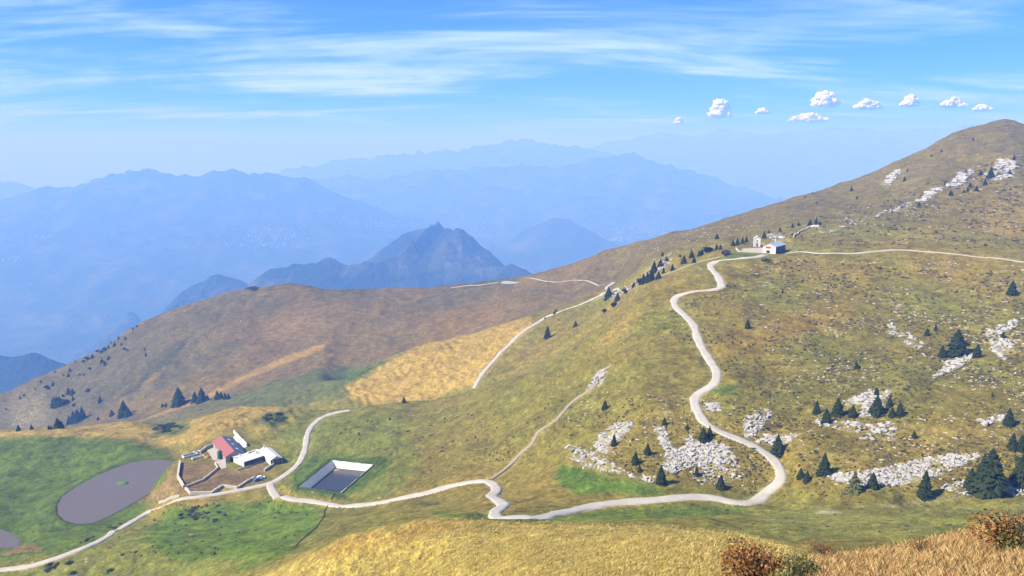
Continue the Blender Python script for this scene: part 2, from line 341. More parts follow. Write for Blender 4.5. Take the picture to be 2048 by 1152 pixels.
# ------------------------------------------------------------------ lay out tracks, ponds and building platforms, then carve them in
ROADS = [
 ('gravel_road', 2.8, M['road'], [(-60,1150),(0,1140),(50,1133),(100,1119),(150,1102),(200,1080),(250,1051),(300,1022),(340,1004),(380,994),(430,988),(470,981),(510,973),(545,964),(580,943),(600,922),(610,898),(613,875),(621,855),(640,837),(670,825),(700,820)]),
 ('gravel_road', 3.4, M['road'], [(540,966),(544,980),(553,992),(580,998),(620,1001),(660,1008),(700,1010),(750,1006),(800,995),(850,985),(900,971),(940,962.5),(976,961.5),(986,967),(993,978),(983,991),(996,999),(1007,1009),(1001,1016),(990,1024),(991,1032),(1003,1035),(1060,1033),(1110,1027),(1180,1014),(1250,1003),(1330,996),(1400,993),(1430,994),(1460,1002),(1490,1006),(1512,1002),(1535,981),(1558,966),(1564,945),(1550,920),(1520,897),(1490,882),(1460,871),(1430,858),(1405,838),(1392,815),(1389,796),(1402,783),(1425,770),(1433,755),(1430,735),(1415,712),(1401,690),(1394,670),(1387,648),(1370,630),(1351,612),(1348,601),(1360,589),(1385,582),(1420,580),(1443,574),(1440,560),(1425,540),(1421,530),(1435,521),(1470,517),(1510,514),(1530,509)]),
 ('gravel_road', 2.2, M['road'], [(1572,506),(1650,506),(1720,505),(1780,500),(1850,502),(1920,508),(2000,516),(2080,527),(2150,535)]),
 ('gravel_road', 2.6, M['road'], [(948,776),(965,746),(1000,706),(1040,668),(1065,651),(1110,627),(1160,609),(1200,590),(1214,574),(1228,564)]),
 ('gravel_road', 2.6, M['road'], [(1228,564),(1180,563),(1100,563),(1040,564.5),(960,570),(900,576)]),
 ('footpath', 1.3, M['trail'], [(982,958),(1020,930),(1045,903),(1065,885),(1075,865),(1110,840),(1150,800),(1190,770),(1200,745),(1225,728)]),
 ('footpath', 1.3, M['trail'], [(1261,580),(1300,560),(1352,540),(1411,520),(1444,512)]),
 ('footpath', 1.2, M['trail'], [(1185,603),(1240,570),(1290,545),(1340,510),(1345,503)]),
]
def lev(u, v): return at(u, v).z
flat = []                           # (polygon xy, level, margin, depth)
def pond_poly(px, z): return [on_plane(u, v, z) for u, v in px]
z_p1 = -175.0
big_px = [(340,922),(325,919),(295,920),(262,925),(225,938),(185,955),(150,975),(125,992),(115,1010),(116,1028),(130,1041),(155,1048),(185,1046),(215,1034),(250,1015),(285,995),(318,972),(338,950),(345,932)]
big_poly = pond_poly(big_px, z_p1); flat.append((big_poly, z_p1, 16, 0.6))
z_p2 = -177.5
sm_px = [(-60,1062),(0,1058),(20,1065),(38,1078),(40,1088),(20,1103),(0,1110),(-60,1120)]
sm_poly = pond_poly(sm_px, z_p2); flat.append((sm_poly, z_p2, 10, 0.6))
z_r = lev(690, 990)+0.3
rim_px = [(664.6,920.9),(746,930),(681.6,985.8),(599.2,973.4)]
rim = pond_poly(rim_px, z_r); flat.append((rim, z_r, 14, 4.4))
p3 = at(1018, 565); p3.z -= 0.3
far_poly = [Vector((p3.x+10.5*math.cos(a), p3.y+9*math.sin(a), p3.z)) for a in np.linspace(0, 2*math.pi, 20, endpoint=False)]
flat.append((far_poly, p3.z, 8, 0.5))
z_f = lev(500, 955)
farm_poly = pond_poly([(408,893),(440,868),(470,862),(500,890),(530,890),(573,915),(560,945),(520,965),(475,978),(425,990),(382,990),(357,958),(360,926)], z_f)
flat.append((farm_poly, z_f, 14, 0.0))
z_h = lev(1535, 508)
house_poly = [Vector((p.x, p.y, z_h)) for p in (on_plane(1478, 505, z_h), on_plane(1562, 507, z_h))]
h0, h1 = house_poly; house_poly = [h0, h1, h1+Vector((8, 38, 0)), h0+Vector((6, 38, 0))]
flat.append((house_poly, z_h, 12, 0.0))

def poly_sd(px, py, poly):
    inside = np.zeros(len(px), bool); d2 = np.full(len(px), 1e18); n = len(poly)
    for i in range(n):
        ax, ay = poly[i][0], poly[i][1]; bx, by = poly[(i+1) % n][0], poly[(i+1) % n][1]
        ex, ey = bx-ax, by-ay; wx, wy = px-ax, py-ay
        t = np.clip((wx*ex+wy*ey)/(ex*ex+ey*ey+1e-12), 0, 1)
        d2 = np.minimum(d2, (wx-ex*t)**2+(wy-ey*t)**2)
        c = ((ay > py) != (by > py)) & (px < (bx-ax)*(py-ay)/((by-ay) if abs(by-ay) > 1e-9 else 1e-9)+ax); inside ^= c
    return np.where(inside, -np.sqrt(d2), np.sqrt(d2))
X, Y, Z = TV[:, 0], TV[:, 1], TV[:, 2]
wet = np.full(len(X), 1e3)
for poly, z, mg, dep in flat:
    cx = np.mean([p.x for p in poly]); cy = np.mean([p.y for p in poly])
    rad = max(math.hypot(p.x-cx, p.y-cy) for p in poly)+mg+2
    idx = np.where((X-cx)**2+(Y-cy)**2 < rad*rad)[0]
    sd = poly_sd(X[idx], Y[idx], poly)
    t = np.clip((sd-2.5)/mg, 0, 1); t = t*t*(3-2*t)
    zz = Z[idx]*t+(z-0.02)*(1-t)
    if dep: zz = np.where(sd < .7, z-0.02-dep*np.clip((.7-sd)/1.2, 0, 1), zz); wet[idx] = np.minimum(wet[idx], sd)
    Z[idx] = zz
# roads: cut a level bench
ground_me.vertices.foreach_set('co', TV.astype(np.float32).ravel()); ground_me.update(); bpy.context.view_layer.update()
lines = []
for nm, w, m, px in ROADS:
    lines.append((nm, w, m, smooth_line([at(u, v) for u, v in px], 1.5)))
cell = {}
allp = np.concatenate([q for _, _, _, q in lines])
keys = set()
for p in allp:
    a, b = int(p[0]//4), int(p[1]//4)
    for i in (-2, -1, 0, 1, 2):
        for j in (-2, -1, 0, 1, 2): keys.add((a+i)*100000+(b+j))
kk = np.array(sorted(keys)); vk = (np.floor(X/4)*100000+np.floor(Y/4)).astype(np.int64)
pos = np.clip(np.searchsorted(kk, vk), 0, len(kk)-1); cand = np.where((kk[pos] == vk) & (Y > 100))[0]
from mathutils import kdtree
kd = kdtree.KDTree(len(allp)); wid = np.concatenate([np.full(len(q), w) for _, w, _, q in lines])
for i, p in enumerate(allp): kd.insert((p[0], p[1], 0), i)
kd.balance()
roadside = np.full(len(X), 99.0)
# first re-fit the road heights to the carved ground
ground_me.vertices.foreach_set('co', TV.astype(np.float32).ravel()); ground_me.update(); bpy.context.view_layer.update()
off = 0
for _, w, _, q in lines:
    for p in q: p[2] = drop(p[0], p[1], p[2])
    for _ in range(14): q[1:-1, 2] = 0.25*q[:-2, 2]+0.5*q[1:-1, 2]+0.25*q[2:, 2]
    allp[off:off+len(q)] = q; off += len(q)
for i in cand:
    co, k, d = kd.find((X[i], Y[i], 0)); hw = wid[k]/2
    if d < hw+4:
        roadside[i] = d-hw
        t = min(max((d-hw-0.9)/3.2, 0), 1); t = t*t*(3-2*t)
        Z[i] = Z[i]*t+(allp[k][2]-0.3)*(1-t)
ground_me.vertices.foreach_set('co', TV.astype(np.float32).ravel()); ground_me.update(); bpy.context.view_layer.update()

# ------------------------------------------------------------------ ground cover colours (what grows where)
U_, V_ = proj(X, np.maximum(Y, 1), Z)
n_lo = fbm(X/35, Y/35, 4, 51); n_mid = fbm(X/7, Y/7, 3, 61); n_hi = fbm(X/1.8, Y/1.8, 2, 71)
n_far = fbm(X/90, Y/90, 4, 81)
olive = np.array([.235, .200, .075]); green = np.array([.120, .175, .045]); bright = np.array([.135, .205, .045]); gold = np.array([.47, .375, .155])
ochre = np.array([.37, .265, .105]); brown = np.array([.195, .145, .088]); dgreen = np.array([.075, .115, .045]); mud = np.array([.22, .155, .115])
dry = np.array([.46, .315, .165]); rustc = np.array([.30, .165, .065]); pale = np.array([.245, .245, .105]); white = np.array([.50, .49, .46]); greyg = np.array([.125, .125, .085])
C = np.tile(olive, (len(X), 1))
def mixin(c, w):
    global C
    w = np.clip(w, 0, 1)[:, None]; C = C*(1-w)+np.asarray(c)[None, :]*w
def zone(px, c, y0=0, y1=5000, soft=12, wob=14, k=1.0):
    b = np.array(px, float); s = soft+wob
    idx = np.where((Y > y0) & (Y < y1) & (U_ > b[:, 0].min()-s) & (U_ < b[:, 0].max()+s) & (V_ > b[:, 1].min()-s) & (V_ < b[:, 1].max()+s))[0]
    sd = poly_sd(U_[idx], V_[idx], px)+wob*(n_lo[idx]*0.7+n_mid[idx]*0.6)
    w = np.zeros(len(X)); t = np.clip(0.5-sd/(2*soft), 0, 1); w[idx] = k*t*t*(3-2*t); mixin(c, w)
def ell(u, v, ru, rv, c, ang=0, k=1.0, y0=0, y1=5000, wob=.5):
    ca, sa = math.cos(R(ang)), math.sin(R(ang)); du, dv = U_-u, V_-v
    r = np.sqrt(((du*ca+dv*sa)/ru)**2+((-du*sa+dv*ca)/rv)**2)+wob*(n_lo*.6+n_mid*.4)
    w = np.clip(1.5-r, 0, 1); w = k*w*w*(3-2*w)*((Y > y0) & (Y < y1)); mixin(c, w)
# broad drift between greener and drier grass
mixin(np.array([.19, .195, .065]), 0.75*np.clip(0.4+n_lo*0.8, 0, 1)); mixin(np.array([.33, .24, .09]), 0.75*np.clip(n_far*0.9-0.05, 0, 1))
mixin(brown, ((X < 300) & (Y > 620))*np.clip((Y-620)/90, 0, 1))
mixin(np.array([.128, .120, .085]), ((X < 300) & (Y > 620))*np.clip(n_far*1.3, 0, 1)*0.8)
mixin(np.array([.195, .160, .082]), ((X >= 100) & (Y > 540))*np.clip((Y-540)/100, 0, 1)*(0.75+0.25*n_lo))
zone([(-400,880),(0,873),(100,868),(250,877),(330,905),(348,925),(330,1000),(200,1100),(0,1130),(-400,1150)], green, 290, 515, 10, 8)
zone([(-400,1128),(0,1130),(200,1092),(330,1020),(480,1110),(430,1180),(-400,1180)], np.array([.20,.215,.075]), 200, 400, 14, 20)
zone([(330,1010),(545,990),(650,1015),(640,1060),(560,1110),(480,1140),(330,1110),(280,1080)], bright, 200, 420, 12, 18)
zone([(480,1170),(600,1112),(690,1076),(800,1048),(900,1035),(1000,1046),(1150,1046),(1300,1050),(1450,1056),(1560,1078),(1640,1112),(1700,1300),(480,1300)], gold, 20, 215, 9, 14)
zone([(600,1120),(690,1080),(800,1052),(900,1040),(930,1060),(800,1080),(680,1120)], np.array([.42,.265,.095]), 100, 215, 10, 14, .7)
zone([(1560,1140),(1640,1108),(1750,1095),(1900,1062),(2048,1022),(2500,940),(2500,1500),(1500,1500)], dry, 0, 85, 8, 8)
zone([(560,862),(610,826),(700,818),(800,830),(830,930),(760,1000),(560,992),(570,940)], np.array([.165,.195,.06]), 280, 500, 16, 18, .8)
zone([(590,915),(665,905),(775,918),(770,945),(690,1000),(585,985)], np.array([.10,.16,.045]), 280, 480, 7, 6, .85)
zone([(1120,925),(1200,945),(1300,965),(1340,992),(1150,990),(1110,960)], np.array([.125,.205,.045]), 200, 340, 8, 10)
zone([(860,1018),(1000,1036),(1300,1008),(1480,1008),(1520,1028),(1300,1044),(1000,1046),(880,1036)], np.array([.13,.19,.05]), 180, 300, 6, 8, .9)
zone([(1480,1012),(1700,1025),(2048,1000),(2400,960),(2400,1000),(2048,1040),(1900,1068),(1560,1085)], pale, 140, 260, 8, 8, .9)
zone([(1330,800),(1480,850),(2048,850),(2048,985),(1480,985),(1200,960),(1200,840)], np.array([.30,.215,.085]), 225, 330, 20, 26, .45)
zone([(1420,770),(1470,770),(1480,790),(1420,790)], np.array([.14,.20,.05]), 250, 340, 6, 6, .9)
zone([(-400,892),(0,876),(100,868),(250,877),(340,893),(440,850),(560,824),(560,812),(480,814),(400,830),(330,854),(260,842),(0,860),(-400,880)], np.array([.40,.30,.125]), 440, 600, 6, 7)
zone([(345,890),(400,840),(470,820),(520,835),(450,868),(400,895)], np.array([.37,.275,.11]), 420, 560, 8, 8)
ell(335, 862, 40, 12, dgreen, -12, .85, 440, 560); ell(546, 838, 26, 14, dgreen, -12, .9, 440, 560)
zone([(640,800),(690,768),(760,731),(850,690),(950,665),(1060,636),(1062,660),(1000,706),(955,770),(850,803),(760,808),(690,800)], np.array([.43,.31,.125]), 480, 720, 6, 6)
zone([(430,810),(560,762),(690,735),(770,722),(745,742),(700,768),(690,800),(560,812)], np.array([.115,.155,.06]), 540, 860, 8, 8, .9)
zone([(610,795),(680,752),(760,728),(700,762),(660,795)], np.array([.08,.145,.045]), 560, 860, 6, 6, .8)
zone([(280,852),(420,802),(560,768),(690,745),(705,800),(480,815),(330,857)], np.array([.145,.155,.075]), 520, 860, 10, 10, .75)
zone([(270,845),(400,793),(480,752),(580,712),(640,688),(665,670),(650,696),(590,720),(490,760),(410,802),(330,830)], np.array([.40,.275,.12]), 600, 900, 3, 4, .85)
ell(940, 640, 90, 26, np.array([.30,.19,.095]), -14, .45, 700, 1050); ell(620, 640, 110, 30, np.array([.26,.18,.10]), -10, .4, 700, 1100)
zone([(235,790),(290,738),(350,690),(395,655),(375,690),(320,740),(262,800)], np.array([.060,.068,.058]), 700, 1100, 8, 12, .85)
zone([(-50,840),(150,720),(300,640),(420,590),(330,720),(230,800),(100,870),(-50,880)], np.array([.135,.125,.092]), 700, 1100, 20, 20, .85)
ell(60, 830, 45, 40, np.array([.27,.25,.22]), -40, .5, 700, 1100)
ell(1240, 660, 60, 14, ochre, -35, .6); ell(1560, 660, 130, 26, np.array([.34,.225,.085]), -18, .55, 280, 460); ell(1700, 540, 200, 16, np.array([.36,.26,.10]), 4, .4)
ell(1480, 512, 40, 7, np.array([.12,.17,.05]), 0, .9, 400, 540)
zone([(357,928),(430,926),(475,940),(525,922),(545,945),(505,960),(475,977),(445,973),(423,987),(380,989),(357,957)], mud, 330, 450, 4, 4)
zone([(345,922),(362,960),(378,990),(330,1006),(262,1012),(330,955)], np.array([.26,.19,.13]), 330, 450, 5, 6)
zone([(0,1110),(40,1090),(70,1090),(100,1112),(60,1125),(0,1135)], np.array([.27,.20,.14]), 300, 400, 5, 5)
mixin(dgreen*1.2, np.clip(1-np.abs(wet-1.0)/2.2, 0, 1)*0.7)
mixin(np.array([.42, .37, .28]), np.clip(1-np.clip(roadside, 0, 9)/1.6, 0, 1)*0.55*(Y < 700))
# limestone areas: bare stone between the turf
PATCH = [
 ('in the broad white scree above the bottom track', [(1305,852),(1328,853),(1340,880),(1352,905),(1372,890),(1383,868),(1392,882),(1432,880),(1468,905),(1470,918),(1440,922),(1452,935),(1420,945),(1390,930),(1345,948),(1326,940),(1332,905),(1318,880)], 850, .9),
 ('in the white outcrop above the green hollow', [(1188,888),(1210,862),(1235,845),(1265,843),(1262,858),(1232,885),(1215,908),(1192,902)], 330, .85),
 ('in the thin stone belt along the edge of the green hollow', [(1130,885),(1195,905),(1255,945),(1320,955),(1300,968),(1240,948),(1170,937),(1140,915)], 170, .35),
 ('in the tilted white outcrop just above the track bend', [(1488,838),(1530,818),(1545,825),(1528,848),(1512,872),(1490,876)], 150, .85),
 ('in the pale rocks beside the tree at the track bend', [(1505,884),(1560,868),(1600,868),(1580,886),(1540,890)], 120, .8),
 ('in the long white rock band beyond the hairpin', [(1640,952),(1700,946),(1760,938),(1850,915),(1960,905),(1950,920),(1880,950),(1800,972),(1700,970)], 760, .9),
 ('in the white slabs among the spruce group on the slope', [(1688,802),(1740,780),(1782,785),(1752,830),(1715,838),(1732,806),(1695,813)], 210, .8),
 ('in the slab patch under the large very dark spruce', [(1865,757),(1880,740),(1897,724),(1935,703),(1947,715),(1912,738)], 170, .85),
 ('in the white ledges beyond the large very dark spruce', [(1972,662),(2030,640),(2036,650),(2002,670),(2025,690),(2010,722),(1985,702)], 150, .75),
 ('in the scree beside the footpath', [(1178,778),(1200,738),(1216,742),(1204,772)], 90, .7),
 ('in the small rock cluster inside the upper track bend', [(1408,805),(1440,805),(1442,822),(1412,822)], 60, .6),
 ('in the lowest ledge of the upper mountainside', [(1832,402),(1872,376),(1880,381),(1846,404)], 90, .9),
 ('in the middle ledge of the upper mountainside', [(1893,372),(1940,338),(1947,345),(1915,374)], 110, .9),
 ('in the highest crag of the upper mountainside', [(1972,352),(2000,318),(2032,322),(2028,354),(1990,362)], 190, .8),
 ('in the narrow ledge below the mountain skyline', [(1764,368),(1795,338),(1802,344),(1780,371)], 70, .8),
 ('in the stones around the tallest spruce', [(1880,977),(1920,960),(2060,968),(2060,990),(1950,996)], 190, .5),
 ('along the rocky rib beside the ridge trees', [(1195,600),(1270,565),(1340,515),(1345,522),(1280,572),(1225,600)], 110, .4),
 ('in the loose rocks below the broad scree', [(1385,935),(1470,922),(1492,950),(1440,972),(1380,957)], 75, .3),
 ('in the loose rocks on the slope under the slab spruces', [(1730,850),(1790,843),(1795,882),(1720,880)], 75, .3),
 ('in the loose rocks above the slab spruces', [(1778,642),(1850,688),(1840,702),(1772,664)], 55, .3),
 ('in the short ledge beside the slim spruce', [(1960,840),(2012,828),(2016,838),(1966,850)], 45, .5),
 ('in the loose rocks between track bend and slab spruces', [(1630,838),(1730,848),(1720,866),(1632,852)], 50, .25),
 ('in the stone line climbing from the refuge wall', [(1640,462),(1745,430),(1830,402),(1832,408),(1750,438),(1645,470)], 34, .12),
 ('around the refuge terrace', [(1535,470),(1560,468),(1570,476),(1545,480)], 14, .3),
]
ell(1652, 1023, 24, 5, white, 2, .8, 100, 300, .3); ell(1880, 998, 80, 6, np.array([.36,.35,.27]), -8, .5, 100, 300, .8); ell(1760, 1012, 60, 4, np.array([.34,.32,.24]), -3, .4, 100, 300, .8)
for _, px, n_, k in PATCH: zone(px, white, 0, 1100, 2.5, 4, k*0.5)
var = 1+0.16*n_mid+0.16*n_hi+0.08*n_lo
C = np.clip(C*var[:, None]*np.array([.605, .60, .335]), 0.004, 0.9)
ca = ground_me.color_attributes.new('cover', 'FLOAT_COLOR', 'POINT')
ca.data.foreach_set('color', np.concatenate([C, np.ones((len(C), 1))], 1).astype(np.float32).ravel())
# alpine turf material: cover colour broken up by tussocks and terracettes
m, n, l, b = mat_new('alpine_turf')
a = N(n, 'ShaderNodeAttribute', attribute_name='cover'); tcn = N(n, 'ShaderNodeTexCoord')
def noise(scale, det=4, rough=.55, stretch=None):
    x = N(n, 'ShaderNodeTexNoise'); x.inputs['Scale'].default_value = scale; x.inputs['Detail'].default_value = det; x.inputs['Roughness'].default_value = rough
    if stretch:
        mpp = N(n, 'ShaderNodeMapping'); mpp.inputs['Scale'].default_value = stretch; l.new(tcn.outputs['Object'], mpp.inputs['Vector']); l.new(mpp.outputs[0], x.inputs['Vector'])
    else: l.new(tcn.outputs['Object'], x.inputs['Vector'])
    return x
nA = noise(0.55, 6, .7); nB = noise(0.22, 5, .6, (0.5, 0.5, 4.0)); nC = noise(2.2, 4, .65)
def mul(c, fac, lo, hi, f0=.3, f1=.7):
    mr = N(n, 'ShaderNodeMapRange'); mr.inputs['From Min'].default_value = f0; mr.inputs['From Max'].default_value = f1; mr.inputs['To Min'].default_value = lo; mr.inputs['To Max'].default_value = hi
    l.new(fac.outputs['Fac'], mr.inputs['Value']); mm = N(n, 'ShaderNodeMixRGB', blend_type='MULTIPLY'); mm.inputs['Fac'].default_value = 1
    l.new(c, mm.inputs['Color1']); l.new(mr.outputs[0], mm.inputs['Color2']); return mm.outputs[0]
c_ = mul(a.outputs['Color'], nA, .52, 1.46); c_ = mul(c_, nB, .70, 1.28); c_ = mul(c_, nC, .62, 1.38)
l.new(c_, b.inputs['Base Color']); b.inputs['Roughness'].default_value = 1.0; b.inputs['Specular IOR Level'].default_value = 0.05
bp = N(n, 'ShaderNodeBump'); bp.inputs['Strength'].default_value = 0.9; bp.inputs['Distance'].default_value = 0.6
ad = N(n, 'ShaderNodeMath', operation='ADD'); l.new(nA.outputs['Fac'], ad.inputs[0]); l.new(nB.outputs['Fac'], ad.inputs[1]); l.new(ad.outputs[0], bp.inputs['Height']); l.new(bp.outputs[0], b.inputs['Normal'])
ground_me.materials.append(m)

# ------------------------------------------------------------------ tracks
for nm, w, m, q in lines:
    t = np.gradient(q[:, :2], axis=0); t /= np.linalg.norm(t, axis=1)[:, None]+1e-9; nrm = np.stack([-t[:, 1], t[:, 0]], 1)
    hw = w/2*(1+0.16*fbm(np.arange(len(q))/3.0, np.zeros(len(q)), 2, 5)); vv = []
    for s, dzz in ((-1.3, -.7), (-1, .03), (-.45, .01), (0, .06), (.45, .01), (1, .03), (1.3, -.7)):
        vv.append(np.concatenate([q[:, :2]+nrm*(s*hw)[:, None], (q[:, 2]+dzz)[:, None]], 1))
    vv = np.stack(vv, 1).reshape(-1, 3); k = np.arange(len(q)-1)[:, None]*7+np.arange(6)[None, :]; k = k.ravel()
    o = obj(nm, mesh_np(nm, vv, np.stack([k, k+7, k+8, k+1], 1), True), m); tag(o, kind='structure')
# ------------------------------------------------------------------ ponds
def pond(name, poly, z, m, sub=1):
    P = [Vector(p) for p in poly]; mb = MB(); mb.poly([(p.x, p.y, z-0.12) for p in P]); o = mb.build(name, m); tag(o, kind='structure'); return o
pond('pond', big_poly, z_p1, M['water']); pond('pond', sm_poly, z_p2, M['water']); pond('pond', far_poly, p3.z+.1, M['palewater'])
isl = on_plane(245, 966, z_p1); mb = MB()
prof = [(3.2, -.3), (2.9, .15), (1.6, .42), (.2, .5)]; mb.lathe(prof, 18, (0, 0, 0), 'z', .8); o = mb.build('islet', simple('islet_grass', (.07, .15, .03), .95, .3, 1.5), None, True); o.location = isl; tag(o, kind='structure')
# lined reservoir
res = empty('lined_reservoir', sum(rim, Vector())/4); rc = res.location.copy()
tag(res, 'rectangular reservoir with white liner and dark water beside the farm track', 'reservoir')
wat_px = [(669.2, 936), (730, 942.3), (680.5, 984), (621.8, 975.6)]; zw = z_r-3.2
wat = [on_plane(u, v, zw) for u, v in wat_px]
for i in range(4):
    mb = MB(); j = (i+1) % 4; ns = 14
    for k in range(ns):
        a0, a1 = k/ns, (k+1)/ns; wob = lambda a: Vector((0, 0, .16*math.sin(a*23+i*2)+.1*math.sin(a*51)))*math.sin(math.pi*a)
        A0 = rim[i].lerp(rim[j], a0)+wob(a0)+Vector((0, 0, .12)); A1 = rim[i].lerp(rim[j], a1)+wob(a1)+Vector((0, 0, .12)); B0 = wat[i].lerp(wat[j], a0)-Vector((0, 0, .3)); B1 = wat[i].lerp(wat[j], a1)-Vector((0, 0, .3))
        O0 = A0+(A0-rc).normalized()*.9-Vector((0, 0, .1)); O1 = A1+(A1-rc).normalized()*.9-Vector((0, 0, .1))
        mb.poly([A0-rc, A1-rc, B1-rc, B0-rc]); 
    mb.build('liner_side', M['liner'], res)
    mb = MB(); D = Vector((0, 0, .14))
    o0 = rim[i]+(rim[i]-rc)*.045; o1 = rim[j]+(rim[j]-rc)*.045
    mb.hexa([rim[i]-rc-D, rim[j]-rc-D, o1-rc-D*2, o0-rc-D*2], [rim[i]-rc+D, rim[j]-rc+D, o1-rc+D*.6, o0-rc+D*.6]); mb.build('grass_rim', simple('rim_grass', (.05, .085, .03), .95, .3, 1.0), res)
mb = MB(); mb.poly([p-rc for p in wat]); mb.build('water_surface', M['darkwater'], res)
mb = MB(); q = wat[0].lerp(wat[2], .09).lerp(wat[1], .03)-rc; mb.lathe([(2.0, -.1), (1.7, .12), (.4, .2)], 12, tuple(q), 'z', .7); mb.build('silt_mound', M['straw'], res, True)
hs = smooth_line([at(u, v) for u, v in ((669,988),(662,1001),(653,1016),(645,1038),(625,1062),(603,1080),(592,1092))], 1.0)
mb = MB(); mb.tube([(p[0], p[1], drop(p[0], p[1])+.12) for p in hs], .17, 6); tag(mb.build('drain_pipe', M['hose']), 'thin black pipe running downhill from the lined reservoir', 'pipe')

# ------------------------------------------------------------------ rocks
ico_v = []; gr = (1+5**.5)/2
for a_, b_ in ((1, gr), (-1, gr), (1, -gr), (-1, -gr)): ico_v += [(0, a_, b_), (a_, b_, 0), (b_, 0, a_)]
bmt = bmesh.new(); [bmt.verts.new(v) for v in ico_v]; r_ = bmesh.ops.convex_hull(bmt, input=bmt.verts); bmt.verts.index_update()
ICO_V = np.array([v.co[:] for v in bmt.verts]); ICO_V /= np.linalg.norm(ICO_V[0]); ICO_F = np.array([[v.index for v in f.verts] for f in bmt.faces]); bmt.free()
def rocks_mesh(name, pts, sizes, flatn=.55):
    n_ = len(pts); P = np.array([list(p) for p in pts]); S = np.array(sizes)
    V = ICO_V[None]*(1+0.32*RNG.standard_normal((n_, 12, 1)))
    sc = np.stack([RNG.uniform(.8, 2.0, n_), RNG.uniform(.6, 1.1, n_), RNG.uniform(.4, .8, n_)*flatn/.55], 1)
    V = V*sc[:, None, :]*(S/2)[:, None, None]; a = RNG.uniform(0, 6.28, n_); ca_, sa_ = np.cos(a)[:, None], np.sin(a)[:, None]
    V = np.stack([V[..., 0]*ca_-V[..., 1]*sa_, V[..., 0]*sa_+V[..., 1]*ca_, V[..., 2]], -1)+P[:, None, :]+np.array([0, 0, 1])*(S*.08)[:, None, None]
    Fc = ICO_F[None]+12*np.arange(n_)[:, None, None]
    return mesh_np(name, V.reshape(-1, 3), Fc.reshape(-1, 3), False)
def in_poly_pts(px, n_):
    b = np.array(px, float); r = []
    while len(r) < n_:
        u = RNG.uniform(b[:, 0].min(), b[:, 0].max(), n_); v = RNG.uniform(b[:, 1].min(), b[:, 1].max(), n_); k = poly_sd(u, v, px) < 0
        r += list(zip(u[k], v[k]))
    return r[:n_]
rub_p, rub_s, pat_p, pat_s = [], [], [], []
boulder_meshes = []
for k in range(8):
    me = rocks_mesh('boulder', [(0, 0, 0)], [1.0], .75); me.materials.append(M['rock']); boulder_meshes.append(me)
for lab, px, n_, k in PATCH:
    pts = in_poly_pts(px, int(n_*1.7)); nb = 10 if n_ > 100 else 4
    for j, (u, v) in enumerate(pts):
        p = at(u, v)
        if p is None: continue
        d = p.length; s = d*(.0011+.0042*random.random()**2.0)
        if qn(p.x/5.5, p.y/5.5, 33) > .28: continue
        if j < nb:
            s = d*RNG.uniform(.0050, .0072); o = bpy.data.objects.new('boulder', random.choice(boulder_meshes)); col.objects.link(o); o.location = p; o.scale = (s, s, s); o.rotation_euler = (0, 0, random.uniform(0, 6.28))
            tag(o, 'white limestone boulder '+lab, 'boulder', 'limestone boulders '+lab)
        else: pat_p.append(p); pat_s.append(s)
for px, n_, lo, hi in [([(1100,770),(1480,800),(2048,560),(2060,960),(1480,985),(1180,930)], 2300, .0010, .0034), ([(1400,560),(1560,515),(2060,545),(2060,800),(1600,760)], 1300, .0010, .0032),
                       ([(1560,455),(2060,300),(2060,480),(1700,490)], 800, .0009, .0024), ([(1240,500),(1400,455),(1560,440),(1500,480),(1300,530)], 260, .001, .0022), ([(1560,512),(2060,530),(2060,545),(1560,520)], 200, .0012, .0028), ([(1060,900),(1480,560),(1300,580),(1000,800)], 260, .001, .0022),
                       ([(0,1100),(480,1140),(1300,1060),(1300,1140),(0,1150)], 45, .001, .003), ([(700,850),(1000,820),(1000,930),(700,900)], 60, .001, .0022), ([(100,720),(560,600),(500,700),(150,800)], 60, .001, .002), ([(10,865),(45,815),(90,785),(95,800),(60,835),(40,866)], 150, .0008, .0022)]:
    for u, v in in_poly_pts(px, n_):
        p = at(u, v)
        if p is not None and qn(p.x/30, p.y/30, 91) > random.uniform(-.35, .55) and kd.find((p.x, p.y, 0))[2] > 2.6: rub_p.append(p); rub_s.append(p.length*RNG.uniform(lo, hi))
o = obj('limestone_rubble', rocks_mesh('limestone_rubble', rub_p, rub_s, .5), M['rubble'])
tag(o, 'countless small creamy stones strewn over the grassy slopes', 'stones', kind='stuff')
o = obj('limestone_scree', rocks_mesh('limestone_scree', pat_p, pat_s, .6), M['rock'])
tag(o, 'countless white limestone blocks packed in the bare rock patches', 'stones', kind='stuff')

# ------------------------------------------------------------------ trees
def spruce_mesh(seed, tiers=13, wide=.33, base=.06, nb=11, ragged=.25):
    rs = random.Random(seed); V = []; Fc = []
    for t in range(tiers):
        f = t/(tiers-1); z = base+(1-base)*f**.9; r = wide*(1-f)**.82*(1+rs.uniform(-.12, .12))+.012
        n_ = max(5, int(nb*(1-f*.55)))
        for k in range(n_):
            a = 2*math.pi*(k+rs.random()*.7)/n_+t; rr = r*(1+rs.uniform(-ragged, ragged)); ca_, sa_ = math.cos(a), math.sin(a); w = rr*.27*rs.uniform(.6, 1.2)+.006; dr = rr*rs.uniform(.25, .6)
            i = len(V); hgt = .075*(1-f*.5)
            V += [(0, 0, z+hgt*.6), (ca_*rr*.55-sa_*w, sa_*rr*.55+ca_*w, z-dr*.30), (ca_*rr, sa_*rr, z-dr*.8+.02), (ca_*rr*.55+sa_*w, sa_*rr*.55-ca_*w, z-dr*.30), (ca_*rr*.6, sa_*rr*.6, z-dr*.1+hgt*.35), (ca_*rr*.5, sa_*rr*.5, z-dr*.9-hgt*.5)]
            Fc += [(i, i+1, i+4), (i, i+4, i+3), (i+1, i+2, i+4), (i+4, i+2, i+3), (i+1, i+5, i+2), (i+5, i+3, i+2)]
    return V, Fc
